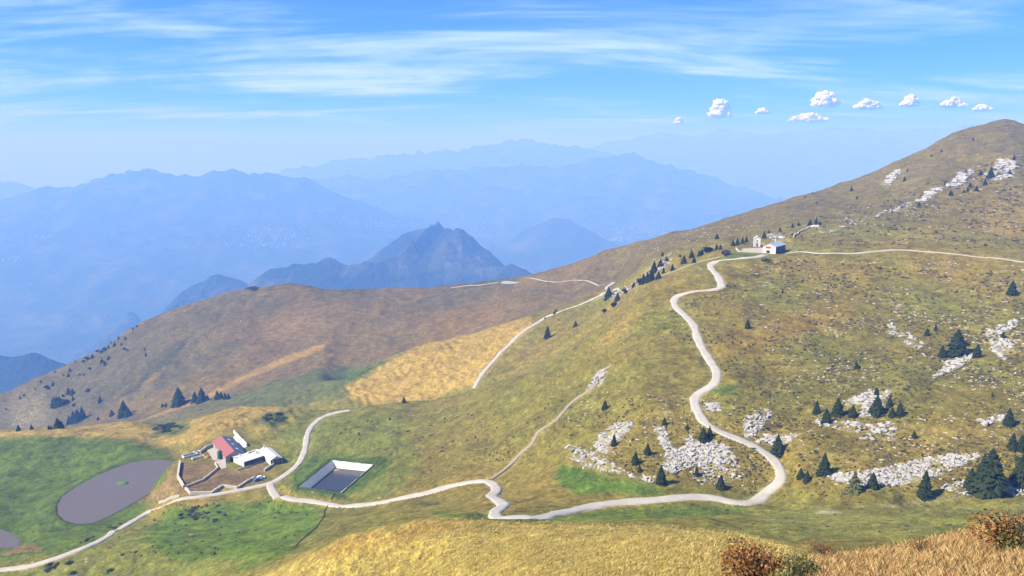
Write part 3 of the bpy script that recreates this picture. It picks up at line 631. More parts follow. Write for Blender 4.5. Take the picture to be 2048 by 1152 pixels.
def bush_mesh(seed, n_=420, rx=.5, rz=.5, leaf=.085):
    rs = random.Random(seed); V = []; Fc = []; lob = [(rs.uniform(-.3, .3), rs.uniform(-.3, .3), rs.uniform(.25, .6), rs.uniform(.22, .42)) for _ in range(7)]
    for _ in range(n_):
        c = rs.choice(lob); d = Vector((rs.gauss(0, 1), rs.gauss(0, 1), rs.gauss(0, 1))).normalized()*c[3]*rs.uniform(.6, 1.05)
        p = Vector((c[0]+d.x, c[1]+d.y, max(.02, c[2]*1.1+d.z))); p = Vector((p.x*rx*2, p.y*rx*2, p.z*rz*2*.62))
        q = Vector((rs.gauss(0, 1), rs.gauss(0, 1), rs.gauss(0, 1))).normalized(); s = q.cross(Vector((rs.random(), rs.random(), .3))).normalized(); i = len(V); L_ = leaf*rs.uniform(.6, 1.4)
        V += [tuple(p-q*L_), tuple(p+s*L_*.6), tuple(p+q*L_), tuple(p-s*L_*.6)]; Fc.append((i, i+1, i+2, i+3))
    return V, Fc
def raw(name, VF, mat):
    me = bpy.data.meshes.new(name); me.from_pydata(VF[0], [], VF[1]); me.materials.append(mat); return me
CROWN = [raw('crown', spruce_mesh(s, 26, w, .04, nb+13, .45), M['needle']) for s, w, nb in ((1, .33, 11), (2, .28, 11), (3, .37, 12), (4, .24, 10), (5, .31, 12))]
CROWN_Y = [raw('crown', spruce_mesh(s, 19, .34, .04, 14, .4), M['needle_y']) for s in (11, 12)]
ROUND = [raw('crown', bush_mesh(s, 460, .36, .55, .07), M['needle']) for s in (21, 22, 23)]
BROWN = [raw('crown', bush_mesh(s, 420, .5, .5, .07), M['brownbush']) for s in (31, 32)]
mbt = MB(); mbt.lathe([(.028, -.06), (.020, .3), (.008, .8), (.002, .97)], 7); TRUNK = mbt.mesh('trunk'); TRUNK.materials.append(M['bark'])
mbt = MB(); [mbt.tube([(0, 0, -.05), (.1*math.cos(a), .1*math.sin(a), .3), (.2*math.cos(a), .2*math.sin(a), .6)], [.022, .014, .005], 5) for a in (0, 2.1, 4.2)]; STEM = mbt.mesh('trunk'); STEM.materials.append(M['bark'])
GRP = {
 'hair': ('dark green spruce growing around the long white rock band', 'spruces around the long rock band'),
 'scree': ('dark spruce growing around the broad white scree above the bottom track', 'spruces around the broad scree'),
 'slab': ('spruce in the loose group among white slabs on the open slope', 'spruces among the slabs on the open slope'),
 'upper': ('dark spruce standing by rocks on the open slope below the upper track', 'spruces below the upper track'),
 'ridge': ('dark conifer in the row along the ridge path leading to the refuge', 'conifers along the ridge path'),
 'refuge': ('small dark conifer beside the refuge and its white chapel', 'conifers by the refuge'),
 'mount': ('tiny dark conifer dotting the upper mountainside below the rounded summit', 'conifers on the upper mountainside'),
 'lone': ('solitary small conifer on the bare grassy ridge between the two tracks', 'solitary conifers on the grassy ridge'),
 'vale': ('blue-green spruce standing in the hollow at the foot of the brown hill', 'spruces at the foot of the brown hill'),
 'brown': ('small dark tree dotted over the steep flank of the brown hill', 'trees on the flank of the brown hill'),
}
TREES = {
 'hair': [(1555,907,37),(1648,948,40),(1601,956,20),(1614,963,21),(1745,976,29),(1849,994,48),(1941,980,39),(1966,955,42),(2042,966,50),(2017,849,28),(2025,898,28),(2042,899,26),(1828,875,13)],
 'scree': [(1210,818,18),(1329,849,15),(1375,859,11),(1406,882,27),(1419,874,22),(1228,891,23),(1295,908,22),(1271,928,26),(1279,943,13),(1322,967,37),(1393,950,18),(1441,977,26)],
 'slab': [(1633,827,25),(1652,848,30),(1675,829,32),(1705,833,21),(1753,829,36),(1753,792,16),(1779,812,18),(1784,833,17),(1799,831,24)],
 'upper': [(1884,714,22),(1954,715,24),(1854,671,14),(1871,661,12),(2005,678,13),(1713,737,13),(1985,793,8),(2024,589,24),(1495,656,17),(1565,586,8)],
 'ridge': [(1217,596,22),(1235,602,16),(1227,614,16),(1252,589,19),(1208,625,12),(1267,575,11),(1281,569,18),(1287,567,20),(1295,563,19),(1302,561,22),(1308,547,25),(1317,558,15),(1321,535,17),(1333,528,15),(1345,541,13),(1327,546,12),(1325,512,9),(1368,528,17),(1388,526,13),(1360,515,7),(1383,515,16),(1399,512,12),(1411,506,18),(1404,510,12),(1421,503,13),(1433,500,12),(1441,499,10)],
 'refuge': [(1434,478,11),(1466,492,13),(1475,490,14),(1485,487,13),(1493,484,12),(1538,470,10),(1528,476,13),(1560,463,8),(1585,455,8),(1597,451,7),(1620,451,12),(1632,450,14),(1640,450,8)],
 'mount': [(1946,281,6),(1883,304,5),(1863,313,5),(1815,343,5),(1809,362,8),(1703,382,9),(1714,398,6),(1891,370,9),(1901,391,10),(1961,350,9),(1981,356,19),(1970,370,10),(1940,375,9),(1953,382,9),(2019,350,9),(2028,319,8),(1838,412,7),(1928,385,6),(1935,382,6),(1625,384,4),(1633,407,5),(1610,395,4)],
 'lone': [(808,806,13),(1151,653,12),(1109,628,8),(1113,623,6),(1090,638,5)],
 'vale': [(358,810,33),(390,805,21),(404,804,27),(415,801,12),(435,798,16),(442,797,14),(450,798,12),(457,798,11),(325,814,8),(332,813,8),(248,833,29),(256,833,18),(224,832,12),(165,839,23),(155,843,22),(147,846,21),(139,848,15),(116,857,19),(123,855,12),(98,859,8),(103,858,7),(196,840,7)],
 'brown': [(37,862,11),(63,859,9),(108,811,15),(114,812,17),(120,812,18),(126,810,16),(131,808,12),(127,794,7),(146,800,8),(148,812,6),(137,787,11),(145,788,10),(94,778,11),(106,771,8),(175,784,9),(200,805,13),(71,780,4),(48,792,5),(40,797,5),(174,720,10),(185,716,8),(194,704,7),(202,706,7),(209,702,9),(217,697,7),(229,692,7),(222,687,5),(237,678,6),(251,680,7),(266,659,5),(274,654,5),(166,725,7),(151,725,4),(140,743,7),(137,753,7),(180,739,6),(204,725,8),(210,730,8),(217,719,7),(249,700,6),(292,712,7),(290,700,4),(255,702,5),(126,752,5),(160,750,4),(168,751,4),(243,690,5),(12,820,4),(82,765,4),(110,745,4)],
}
def tree(u, v, h, crown, label, group, cat='tree', name='spruce', trunk=TRUNK):
    p = at(u, v)
    if p is None: p = at(u, v+4)
    if p is None: return None
    H = h/F*p.length*1.03; t = empty(name, p, random.uniform(0, 6.28)); t.scale = (H, H, H); tag(t, label, cat, group)
    obj('trunk', trunk, None, t); obj('crown', crown, None, t); return t
OWN = {
 (1555,907): 'dark spruce on the outer side of the track bend by pale rocks', (1648,948): 'bushy spruce on open grass above the tip of the long rock band', (1745,976): 'rounded spruce standing inside the long white rock band',
 (1849,994): 'broad spruce at the lower edge of the long white rock band', (1941,980): 'slender spruce next to the tallest spruce on the stones', (1966,955): 'spruce half hidden behind the tallest spruce', (2042,966): 'spruce at the stony meadow edge beyond the tallest spruce',
 (2017,849): 'slim spruce by scattered white rocks above the touching spruce pair', (1828,875): 'tiny round spruce alone on stony grass above the rock band',
 (1601,956): 'small spruce in the close pair beside the hairpin bend', (1614,963): 'small spruce in the close pair beside the hairpin bend', (2025,898): 'spruce in the touching pair on grass above the tallest spruce', (2042,899): 'spruce in the touching pair on grass above the tallest spruce',
 (1210,818): 'small slim spruce by the footpath side of the rocky slope', (1329,849): 'small round spruce just above the top of the broad scree', (1375,859): 'tiniest spruce above the broad white scree', (1406,882): 'larger spruce of the pair between broad scree and track', (1419,874): 'smaller spruce of the pair between broad scree and track',
 (1228,891): 'spruce growing inside the small white outcrop above the green hollow', (1295,908): 'bushy spruce on loose rocks between the two white outcrops', (1271,928): 'slender spruce near the edge of the green hollow', (1279,943): 'low young spruce at the foot of the slender spruce', (1322,967): 'tall narrow spruce at the lowest corner of the broad scree', (1393,950): 'small spruce in the lower edge of the broad scree', (1441,977): 'spruce on turf just above the bottom track',
 (2024,589): 'lone dark spruce on bare slope under the upper track', (1495,656): 'lone small spruce on bare slope beside the winding track', (1565,586): 'tiny dark spruce on bare stony slope below the refuge', (1884,714): 'small spruce touching the large very dark spruce', (1954,715): 'bushy spruce beside the slab patch near the tan bush', (2005,678): 'low spruce between the white ledges', (1713,737): 'low dark spruce alone in the smooth grassy hollow', (1985,793): 'tiny spruce alone on the smooth grassy shelf',
 (808,806): 'tiny lone conifer on the grassy brow before the ochre ridge', (1151,653): 'small conifer beside a pale boulder on the grassy ridge',
 (358,810): 'tallest spruce in the hollow at the foot of the brown hill', (248,833): 'broad tall spruce just behind the ochre knoll', (256,833): 'shorter spruce leaning on the broad tall one behind the knoll', (404,804): 'taller slim spruce of the pair next to the tallest valley spruce', (390,805): 'shorter slim spruce of the pair next to the tallest valley spruce', (165,839): 'tallest spruce of the grove behind the ochre strip',
 (1981,356): 'tallest dark conifer in the highest crag of the mountainside', (1434,478): 'lone conifer on the slope across the path from the refuge',
}
random.seed(3)
for g, L in TREES.items():
    lab, grp = GRP[g]
    for u, v, h in L:
        rnd = g == 'ridge' and random.random() < .3 or g == 'brown' and random.random() < .35
        tree(u, v, h, random.choice(ROUND) if rnd else random.choice(CROWN), OWN.get((u, v), lab), grp)
tree(1978, 990, 80, CROWN[2], 'tallest dark green spruce on the slope, on stones at the meadow edge', None)
tree(1913, 711, 46, CROWN[2], 'large very dark spruce over a white slab patch on the open slope', None)
tree(1095, 676, 25, CROWN[3], 'solitary dark blue-green spruce on the ridge above the curving track', None)
tree(1708, 985, 40, CROWN_Y[0], 'yellow-green young larch between two spruces below the white rock band', None, name='larch')
for u, v, h, lab in ((1453, 510, 19, 'bare brown bush beside the track bend below the refuge'), (1587, 471, 8, 'small brown bush near the stony path above the refuge'), (1928, 690, 14, 'tan bush beside the large dark spruce on the slope')):
    tree(u, v, h, BROWN[0], lab, None, 'bush', 'bush', STEM)

# low shrubs hugging the ground
SHR = [raw('foliage', bush_mesh(s, 300, .5, .22, .06), M['shrub']) for s in (41, 42, 43)]
def shrub(u, v, w, lab, grp):
    p = at(u, v)
    if p is None: return
    s = w/F*p.length; o = bpy.data.objects.new('low_shrub', random.choice(SHR)); col.objects.link(o); o.location = p; o.scale = (s, s, s); o.rotation_euler = (0, 0, random.uniform(0, 6.28)); tag(o, lab, 'shrub', grp)
shrub(1532, 523, 22, 'rounded dark green shrub on the grass below the refuge', None)
shrub(505, 579, 24, 'dark dwarf pine mat on the crest of the brown hill', None)
for u, v in in_poly_pts([(365,1012),(420,1008),(470,1022),(445,1050),(400,1045),(358,1050)], 26): shrub(u, v, random.uniform(6, 13), 'low dark juniper on the bright green meadow below the farm', 'junipers on the meadow below the farm')
for u, v in in_poly_pts([(300,858),(345,842),(365,855),(330,872)], 16): shrub(u, v, random.uniform(8, 16), 'low green juniper between the ochre knolls behind the farm', 'junipers between the ochre knolls')
for u, v in in_poly_pts([(522,832),(560,822),(572,840),(545,852)], 12): shrub(u, v, random.uniform(10, 16), 'dense dark juniper on the knoll above the barn', 'junipers above the barn')
for u, v in in_poly_pts([(150,1090),(260,1030),(270,1040),(170,1085)], 14): shrub(u, v, random.uniform(5, 10), 'low grey-green shrub on the bank above the pond track', 'shrubs on the bank above the pond track')
for u, v in in_poly_pts([(1480,800),(2040,700),(2040,930),(1500,940)], 40): shrub(u, v, random.uniform(5, 12), 'low dark shrub on the stony slope above the rock band', 'shrubs on the stony slope')
for u, v in in_poly_pts([(40,1122),(260,1125),(250,1150),(100,1148)], 9): shrub(u, v, random.uniform(8, 15), 'low dark green shrub below the bottom track', 'shrubs below the bottom track')
# heath tussocks strewn over the stony slope
V = []; Fc = []
tus_p = []
for px, n_ in (([(1180,800),(1480,780),(2060,640),(2060,1000),(1480,990),(1190,930)], 6000), ([(1300,640),(1560,520),(2060,545),(2060,800),(1500,780)], 4500), ([(1560,460),(2060,300),(2060,500),(1600,495)], 1800), ([(620,850),(1000,820),(1200,760),(1150,900),(800,960)], 700), ([(280,1010),(640,1000),(560,1110),(200,1120)], 250), ([(1290,1010),(2060,1000),(2060,1060),(1500,1070)], 250)):
    for u, v in in_poly_pts(px, n_):
        p = at(u, v)
        if p is not None and qn(p.x/22, p.y/22, 95) > random.uniform(-.4, .5) and kd.find((p.x, p.y, 0))[2] > 2.8: tus_p.append((p, p.length*random.uniform(.0012, .0034)))
o = obj('heath_tussocks', rocks_mesh('heath_tussocks', [p for p, s in tus_p], [s for p, s in tus_p], .7), simple('heath', (.042, .042, .016), .95, .4, .15, c2=(.10, .078, .026)))
tag(o, 'dark heath tussocks scattered over the stony slope', 'heath', kind='stuff')

# ------------------------------------------------------------------ dry grass
def grass(name, pts, hts, nbl, wid, cols, label):
    n_ = len(pts); P = np.repeat(np.array([list(p) for p in pts]), nbl, 0); H = np.repeat(np.array(hts), nbl)*RNG.uniform(.5, 1.15, n_*nbl); k = n_*nbl
    a = RNG.uniform(0, 6.28, k); lean = RNG.uniform(.15, .75, k)*H; spread = np.repeat(np.array(hts), nbl)*.45
    B = P+np.stack([RNG.normal(0, 1, k)*spread*.5, RNG.normal(0, 1, k)*spread*.5, np.full(k, -.03)], 1)
    D = np.stack([np.cos(a)*lean+.18*H, np.sin(a)*lean, H], 1); W = np.stack([-np.sin(a), np.cos(a), 0*a], 1)*(wid*H)[:, None]
    Vv = np.stack([B-W, B+W, B+D*.6+W*.7+np.array([0, 0, .04])*H[:, None], B+D*np.array([1.15, 1.15, .95])], 1).reshape(-1, 3)
    i = 4*np.arange(k)[:, None]; me = mesh_np(name, Vv, np.concatenate([i+np.array([[0, 1, 2]]), i+np.array([[0, 2, 3]])], 0), False)
    cc = np.array(cols)[RNG.integers(0, len(cols), k)]*RNG.uniform(.75, 1.25, (k, 1)); cc = np.repeat(cc, 4, 0)
    at_ = me.color_attributes.new('tint', 'FLOAT_COLOR', 'POINT'); at_.data.foreach_set('color', np.concatenate([cc, np.ones((len(cc), 1))], 1).astype(np.float32).ravel())
    o = obj(name, me, attr_mat(name+'_blades')); tag(o, label, 'grass', kind='stuff'); return o
pts = []; hts = []
for u, v in in_poly_pts([(1590,1135),(1640,1105),(1750,1095),(1900,1065),(2080,1015),(2300,990),(2300,1260),(1500,1260)], 21000):
    p = at(u, v)
    if p is not None and p.length < 75: pts.append(p); hts.append(random.uniform(.20, .46)*min(1.0, .45+p.length/60))
grass('dry_grass', pts, hts, 8, .013, [(.46,.32,.145),(.55,.40,.19),(.40,.26,.11),(.32,.165,.065),(.27,.21,.075)], 'long straw-coloured dry grass covering the near slope')
pts = []; hts = []
for u, v in in_poly_pts([(520,1150),(620,1112),(700,1078),(800,1050),(900,1038),(1150,1046),(1300,1050),(1450,1060),(1560,1085),(1620,1130),(1620,1200),(520,1200)], 13000):
    p = at(u, v)
    if p is not None and p.length < 230: pts.append(p); hts.append(random.uniform(.3, .6)*(.6+p.length/300))
grass('golden_grass', pts, hts, 5, .06, [(.38,.295,.105),(.32,.24,.075),(.45,.36,.15),(.27,.205,.065)], 'golden tussock grass covering the rounded spur')

# ------------------------------------------------------------------ near bushes
def big_bush(u, v, w, h, parts, label, seed):
    p = at(u, v); s = p.length/F; t = empty('bush', p); tag(t, label, 'bush')
    mb = MB(); rs = random.Random(seed); W, H = w*s, h*s
    for _ in range(16):
        a = rs.uniform(0, 6.28); r = rs.uniform(.1, .45); mb.tube([(rs.uniform(-.1, .1)*W, rs.uniform(-.1, .1)*W, -.15), (math.cos(a)*r*W*.5, math.sin(a)*r*W*.5, H*.45), (math.cos(a)*r*W, math.sin(a)*r*W, H*rs.uniform(.75, 1.02))], [.03, .018, .006], 5)
    mb.build('stems', M['bark'], t)
    for mk, n_, sd in parts:
        Vb, Fb = bush_mesh(sd, n_, .5, .62, .030); me = raw('foliage', ([(x*W, y*W, z*H*1.15) for x, y, z in Vb], Fb), M[mk]); obj('foliage', me, None, t)
big_bush(1500, 1168, 112, 82, (('rust', 2600, 51),), 'rusty brown leafy bush at the edge of the near dry grass', 1)
big_bush(1583, 1172, 88, 62, (('leaf', 2200, 52),), 'dark green leafy bush beside the rusty bush in the near grass', 2)
big_bush(2030, 1108, 110, 70, (('leaf', 1500, 53), ('rust', 1200, 54)), 'mixed green and rust bush on the near slope edge', 3)
big_bush(1648, 1118, 70, 34, (('rust', 500, 55),), 'sparse reddish tuft bush on the near slope brow', 4)
big_bush(1840, 1112, 60, 34, (('rust', 420, 56),), 'small rust-tinged bush within the dry near grass', 5)

# ------------------------------------------------------------------ buildings
def gable(name, A, B, wl_, wr_, eave, ridge, zb, wallm, roofl, roofr, label, cat='building', over=.45, th=.16):
    """ridge runs from A to B (world xy); wl_/wr_ half widths left/right of it"""
    A = Vector((A[0], A[1], 0)); B = Vector((B[0], B[1], 0)); d = (B-A).normalized(); nl_ = Vector((-d.y, d.x, 0)); Lh = (B-A).length
    t = empty(name, (A.x, A.y, zb), math.atan2(d.y, d.x)); tag(t, label, cat)
    mb = MB()
    el = ridge-(ridge-eave)
    pr = [(wl_, -.6), (wl_, eave), (0, ridge), (-wr_, eave), (-wr_, -.6)]
    i = len(mb.v); mb.v += [(0, y, z) for y, z in pr]+[(Lh, y, z) for y, z in pr]
    mb.f += [(0, 1, 2, 3, 4), (9, 8, 7, 6, 5), (0, 5, 6, 1), (4, 3, 8, 9)]
    mb.build('wall', wallm, t)
    for w, mm in ((wl_, roofl), (-wr_, roofr)):
        mb = MB(); k = (ridge-eave)/abs(w); sg = 1 if w > 0 else -1; ye = w+sg*over; ze = eave-k*over
        b_ = [(-over, 0, ridge+.01), (Lh+over, 0, ridge+.01), (Lh+over, ye, ze+.01), (-over, ye, ze+.01)]
        mb.hexa(b_, [(x, y, z+th) for x, y, z in b_]); mb.build('roof_slope', mm, t)
    mb = MB(); mb.box(-over, Lh+over, -.18, .18, ridge+th-.02, ridge+th+.1); mb.build('ridge_cap', wallm if roofl != M['redroof'] else M['redroof'], t)
    return t, Lh
def panel(t, name, mat, p, sx, sy, sz):
    mb = MB(); mb.box(p[0]-sx/2, p[0]+sx/2, p[1]-sy/2, p[1]+sy/2, p[2]-sz/2, p[2]+sz/2); return mb.build(name, mat, t)
# red-roofed barn
hB = 5.6; A = on_plane(468.4, 902.1, z_f+hB); B = on_plane(442.3, 872.1, z_f+hB)
eL = on_plane(452.7, 915.8, z_f+3.3); dirv = (B-A); dirv.z = 0; dirv.normalize(); perp = Vector((-dirv.y, dirv.x, 0)); wl_ = abs((eL-A).dot(perp)); wl_ = min(max(wl_, 4), 9)
eR = on_plane(483, 898, z_f+3.3); wr_ = min(max(abs((eR-A).dot(perp)), 3.5), 8)
barn, Lb = gable('barn', A, B, wl_, wr_, 3.3, hB, z_f, M['wallgrey'], M['redroof'], M['panelblue'], 'long barn with faded red sheet roof and pale skylights beside the green tank')
for f in (.2, .5, .8):
    k = (hB-3.3)/wr_; y0_, y1_ = -wr_*.38, -wr_*.62; mb = MB(); x0_, x1_ = Lb*f-.9, Lb*f+.9
    b_ = [(x0_, y0_, hB+k*y0_+.19), (x1_, y0_, hB+k*y0_+.19), (x1_, y1_, hB+k*y1_+.19), (x0_, y1_, hB+k*y1_+.19)]; mb.hexa(b_, [(x, y, z+.05) for x, y, z in b_]); mb.build('skylight', M['whitemetal'], barn)
panel(barn, 'door', M['dark'], (-.04, 1.2, 1.3), .06, 2.6, 2.6)
for f in (.25, .5, .75): panel(barn, 'window', M['glass'], (Lb*f, wl_+.03, 1.9), 1.3, .06, .9)
# white dairy house, ridge parallel to its long front
hW = 4.3; A = on_plane(477.5, 914.0, z_f+hW); B = on_plane(523.0, 899.5, z_f+hW)
dv = B-A; dv.z = 0; dv.normalize(); pv = Vector((-dv.y, dv.x, 0)); eF = on_plane(481.4, 925.5, z_f+2.9); wr_ = min(max(abs((eF-A).dot(pv)), 3), 6.5)
dairy, Ld = gable('farmhouse', A, B, wr_*1.15, wr_, 2.9, hW, z_f, M['white'], M['whitemetal'], M['whitemetal'], 'low white farmhouse with white sheet roof between the barn and its wing')
panel(dairy, 'front_shade_sheet', M['wallshade'], (Ld/2, -wr_-.02, 1.25), Ld-.3, .03, 2.5)  # dark sheet over the white front, painting in its shade
for f in (.12, .3, .5, .68, .86): panel(dairy, 'window', M['glass'], (Ld*f, -wr_-.05, 1.6), 1.0, .06, 1.1)
panel(dairy, 'door', M['dark'], (Ld*.4, -wr_-.05, 1.05), 1.1, .06, 2.1)
k = (hW-2.9)/(wr_*1.15)
for f, yy in ((.12, .35), (.45, .1), (.70, -.3)):
    zt = hW-abs(yy)*wr_*k; panel(dairy, 'chimney', M['white'], (Ld*f, yy*wr_, zt+.45), .6, .6, 1.3); panel(dairy, 'chimney_cap', M['stone'], (Ld*f, yy*wr_, zt+1.16), .8, .8, .12)
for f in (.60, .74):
    mb = MB(); y0_, y1_ = wr_*.15, wr_*.75; b_ = [(Ld*f-1.3, y0_, hW-k*y0_+.2), (Ld*f+1.3, y0_, hW-k*y0_+.2), (Ld*f+1.3, y1_, hW-k*y1_+.2), (Ld*f-1.3, y1_, hW-k*y1_+.2)]; mb.hexa(b_, [(x, y, z+.07) for x, y, z in b_]); mb.build('roof_shadow_sheet', M['glass'], dairy)  # dark sheets laid on the roof in place of cast shadows
# right wing with its gable towards the track
hV = 4.4; A = on_plane(551.7, 912.5, z_f+hV); B = on_plane(529.5, 893.5, z_f+hV); dv = B-A; dv.z = 0; dv.normalize(); pv = Vector((-dv.y, dv.x, 0))
eL = on_plane(541.9, 920.3, z_f+2.9); wl_ = min(max(abs((eL-A).dot(pv)), 3), 5.5)
wing, Lw = gable('farm_wing', A, B, wl_, wl_*1.05, 2.9, hV, z_f, M['white'], M['whitemetal'], M['whitemetal'], 'white gabled wing of the farm with its shaded end facing the track')
panel(wing, 'end_shade_sheet', M['wallshade'], (-.02, 0, 1.4), .03, wl_*1.9, 2.7)  # shade of the gable end put in as a dark sheet
panel(wing, 'window', M['white'], (-.05, 1.8, 1.9), .06, 1.0, 1.0); panel(wing, 'door', M['wood'], (-.05, -1.2, 1.2), .06, 2.2, 2.4)
panel(wing, 'chimney', M['white'], (Lw-1.2, .6, hV+.5), .7, .7, 1.5); panel(wing, 'chimney_cap', M['stone'], (Lw-1.2, .6, hV+1.3), .9, .9, .12)
for f in (.3, .65): panel(wing, 'window', M['glass'], (Lw*f, wl_+.03, 1.6), .9, .06, .9)
# green tank
tk_ = on_plane(439.5, 917.5, z_f); t = empty('silo', tk_); tag(t, 'upright green cylindrical tank standing in front of the red roof', 'tank')
mb = MB(); mb.lathe([(1.15, .5), (1.2, .7), (1.2, 4.0), (1.1, 4.2)], 18); mb.build('tank_body', M['green'], t, True)
mb = MB(); mb.lathe([(1.12, 4.2), (.7, 4.65), (.2, 4.85)], 18); mb.build('tank_lid', M['green'], t, True)
for a in range(4): mb = MB(); mb.box(-.1, .1, -.1, .1, -.3, .75); o = mb.build('leg', M['hose'], t); o.location = (.85*math.cos(a*1.57+.7), .85*math.sin(a*1.57+.7), 0)
# concrete yards
def slab(name, px, z, m, th=.12):
    P = [on_plane(u, v, z) for u, v in px]; mb = MB(); n_ = len(P); mb.poly([(p.x, p.y, z) for p in P])
    for i in range(n_): a_, b_ = P[i], P[(i+1) % n_]; mb.poly([(a_.x, a_.y, z-th-.3), (b_.x, b_.y, z-th-.3), (b_.x, b_.y, z), (a_.x, a_.y, z)])
    o = mb.build(name, m); tag(o, kind='structure'); return o
slab('concrete_yard', [(414,900),(432,893),(447,913),(440,919),(427,921)], z_f+.10, M['concrete']); slab('concrete_yard', [(430,922),(451,917),(453,935),(443,938)], z_f+.12, M['concrete'])
slab('concrete_yard', [(466.5,874),(472,868),(494,893),(485,897)], z_f+.14, M['white'])
mb = MB(); mb.lathe([(1.9, -.1), (1.5, .5), (.6, .95), (.1, 1.0)], 14); o = mb.build('dung_heap', M['straw'], None, True); o.location = on_plane(414, 915, z_f); tag(o, 'small orange-brown heap beside the concrete yard', 'heap')
# walls
def wall(px, h, th, label, m=M['stone'], grp=None, z=None):
    P = [at(u, v) for u, v in px]; mb = MB(); q = smooth_line(P, 1.2) if len(P) > 2 and False else None
    pts_ = []
    for a_, b_ in zip(P[:-1], P[1:]):
        n_ = max(1, int((b_-a_).length/2)); pts_ += [a_.lerp(b_, k/n_) for k in range(n_)]
    pts_.append(P[-1]); n_ = len(pts_); c = sum(pts_, Vector())/n_; L_ = []
    for i, p in enumerate(pts_):
        d = (pts_[min(i+1, n_-1)]-pts_[max(i-1, 0)]); d.z = 0; d.normalize(); nn = Vector((-d.y, d.x, 0))*th/2; g = drop(p.x, p.y, p.z); hh = h*(1+.10*math.sin(i*2.3)+.07*math.sin(i*5.1)); L_.append((p-nn, p+nn, g-.4, g+hh))
    for (a0, b0, g0, t0), (a1, b1, g1, t1) in zip(L_[:-1], L_[1:]):
        mb.hexa([(a0.x-c.x, a0.y-c.y, g0-c.z), (a1.x-c.x, a1.y-c.y, g1-c.z), (b1.x-c.x, b1.y-c.y, g1-c.z), (b0.x-c.x, b0.y-c.y, g0-c.z)], [(a0.x-c.x, a0.y-c.y, t0-c.z), (a1.x-c.x, a1.y-c.y, t1-c.z), (b1.x-c.x, b1.y-c.y, t1-c.z), (b0.x-c.x, b0.y-c.y, t0-c.z)])
    o = mb.build('stone_wall', m); o.location = c; tag(o, label, 'wall', grp); return o
wall([(360,926),(355.8,956),(368,976.5)], 1.5, .9, 'pale stone wall of the paddock facing the big pond')
wall([(371,979),(381.3,989.6),(423.8,987.8),(445.7,974),(474.9,978)], 1.3, .8, 'zigzag pale stone wall between paddock and track')
wall([(475.5,977.5),(480,974),(508.6,957)], 1.2, .7, 'straight pale wall leading from the zigzag wall to the parked cars')
wall([(430,928),(436,938),(406.2,962),(373,975)], 1.1, .5, 'inner dividing wall across the muddy paddock')
wall([(400.8,907),(411.7,898),(430.5,890.5)], 1.6, .6, 'curved retaining wall running to the corner of the barn')
wall([(545,926),(548.7,929),(528.7,943)], 1.2, .7, 'short pale wall below the gabled farm wing')
wall([(317.6,1006.5),(335,1000),(359.8,994)], 1.0, .6, 'short isolated dark-faced wall beside the pond track')
wall([(467.7,866),(480,879),(493.8,893)], 1.8, .6, 'white retaining wall behind the red-roofed barn', M['white'])
wall([(474.5,941),(500,933),(527,920.5)], .6, .6, 'low mossy terrace edge before the farmhouse front', simple('mossy_stone', (.20, .24, .17), .95, .3, 1.0))
# troughs
def trough(u, v, Lx, Wy, rz, label):
    p = on_plane(u, v, z_f); p.z = drop(p.x, p.y, z_f); t = empty('water_trough', p, rz); tag(t, label, 'trough', None); h = 1.0
    for sx, sy, wx, wy in ((0, Wy/2, Lx, .28), (0, -Wy/2, Lx, .28), (Lx/2-.13, 0, .26, Wy-.3), (-Lx/2+.13, 0, .26, Wy-.3)): panel(t, 'side', M['white'], (sx, sy, h/2-.2), wx, wy, h+.4)
    panel(t, 'water', M['glass'], (0, 0, h*.25), Lx-.56, Wy-.32, h*.5)
trough(380, 912, 7.5, 3.0, R(42), 'long white-rimmed open concrete tank at the paddock corner'); trough(393.5, 905.5, 3.2, 2.2, R(42), 'short square white-rimmed tank next to the long tank'); trough(396, 916.5, 6.5, 1.3, R(42), 'narrow white-rimmed trough on the grass inside the paddock')
# parked cars
def car(p, rz, paint, label):
    t = empty('parked_car', p, rz); tag(t, label, 'car')
    pr = [(-2.0, .35), (-2.02, .85), (-1.75, 1.0), (-1.35, 1.5), (.25, 1.52), (.95, 1.02), (1.85, .88), (2.0, .6), (1.98, .35)]
    mb = MB(); n_ = len(pr); w = .82
    for x, z in pr: k = w if z < 1.1 else w*.82; mb.v += [(x, -k, z), (x, k, z)]
    for i in range(n_): j = (i+1) % n_; mb.f.append((2*i, 2*j, 2*j+1, 2*i+1))
    mb.f += [tuple(2*i for i in range(n_)), tuple(2*i+1 for i in reversed(range(n_)))]; mb.build('body', paint, t)
    for sy in (-1, 1): mb = MB(); mb.hexa([(-1.25, sy*.76, 1.08), (.62, sy*.76, 1.08), (.62, sy*.80, 1.08), (-1.25, sy*.80, 1.08)], [(-1.1, sy*.68, 1.44), (.2, sy*.68, 1.44), (.2, sy*.72, 1.44), (-1.1, sy*.72, 1.44)]); mb.build('side_window', M['glass'], t)
    mb = MB(); mb.hexa([(.30, -.6, 1.46), (.95, -.68, 1.05), (.95, .68, 1.05), (.30, .6, 1.46)], [(.34, -.6, 1.50), (.99, -.68, 1.09), (.99, .68, 1.09), (.34, .6, 1.50)]); mb.build('windscreen', M['glass'], t)
    for x in (-1.25, 1.25):
        for sy in (-1, 1):
            mb = MB(); mb.lathe([(.24, -.1), (.33, -.08), (.33, .08), (.24, .1)], 12, (x, sy*.80, .33), 'y'); wh = mb.build('wheel', M['tyre'], t); mb = MB(); mb.lathe([(.18, -.115), (.18, .115)], 8, (x, sy*.80, .33), 'y'); mb.build('rim', M['greymetal'], wh)
    for sy in (-.55, .55): panel(t, 'headlight', M['carwhite'], (1.97, sy, .75), .08, .3, .16)
def flatp(u, v): p = at(u, v); return p
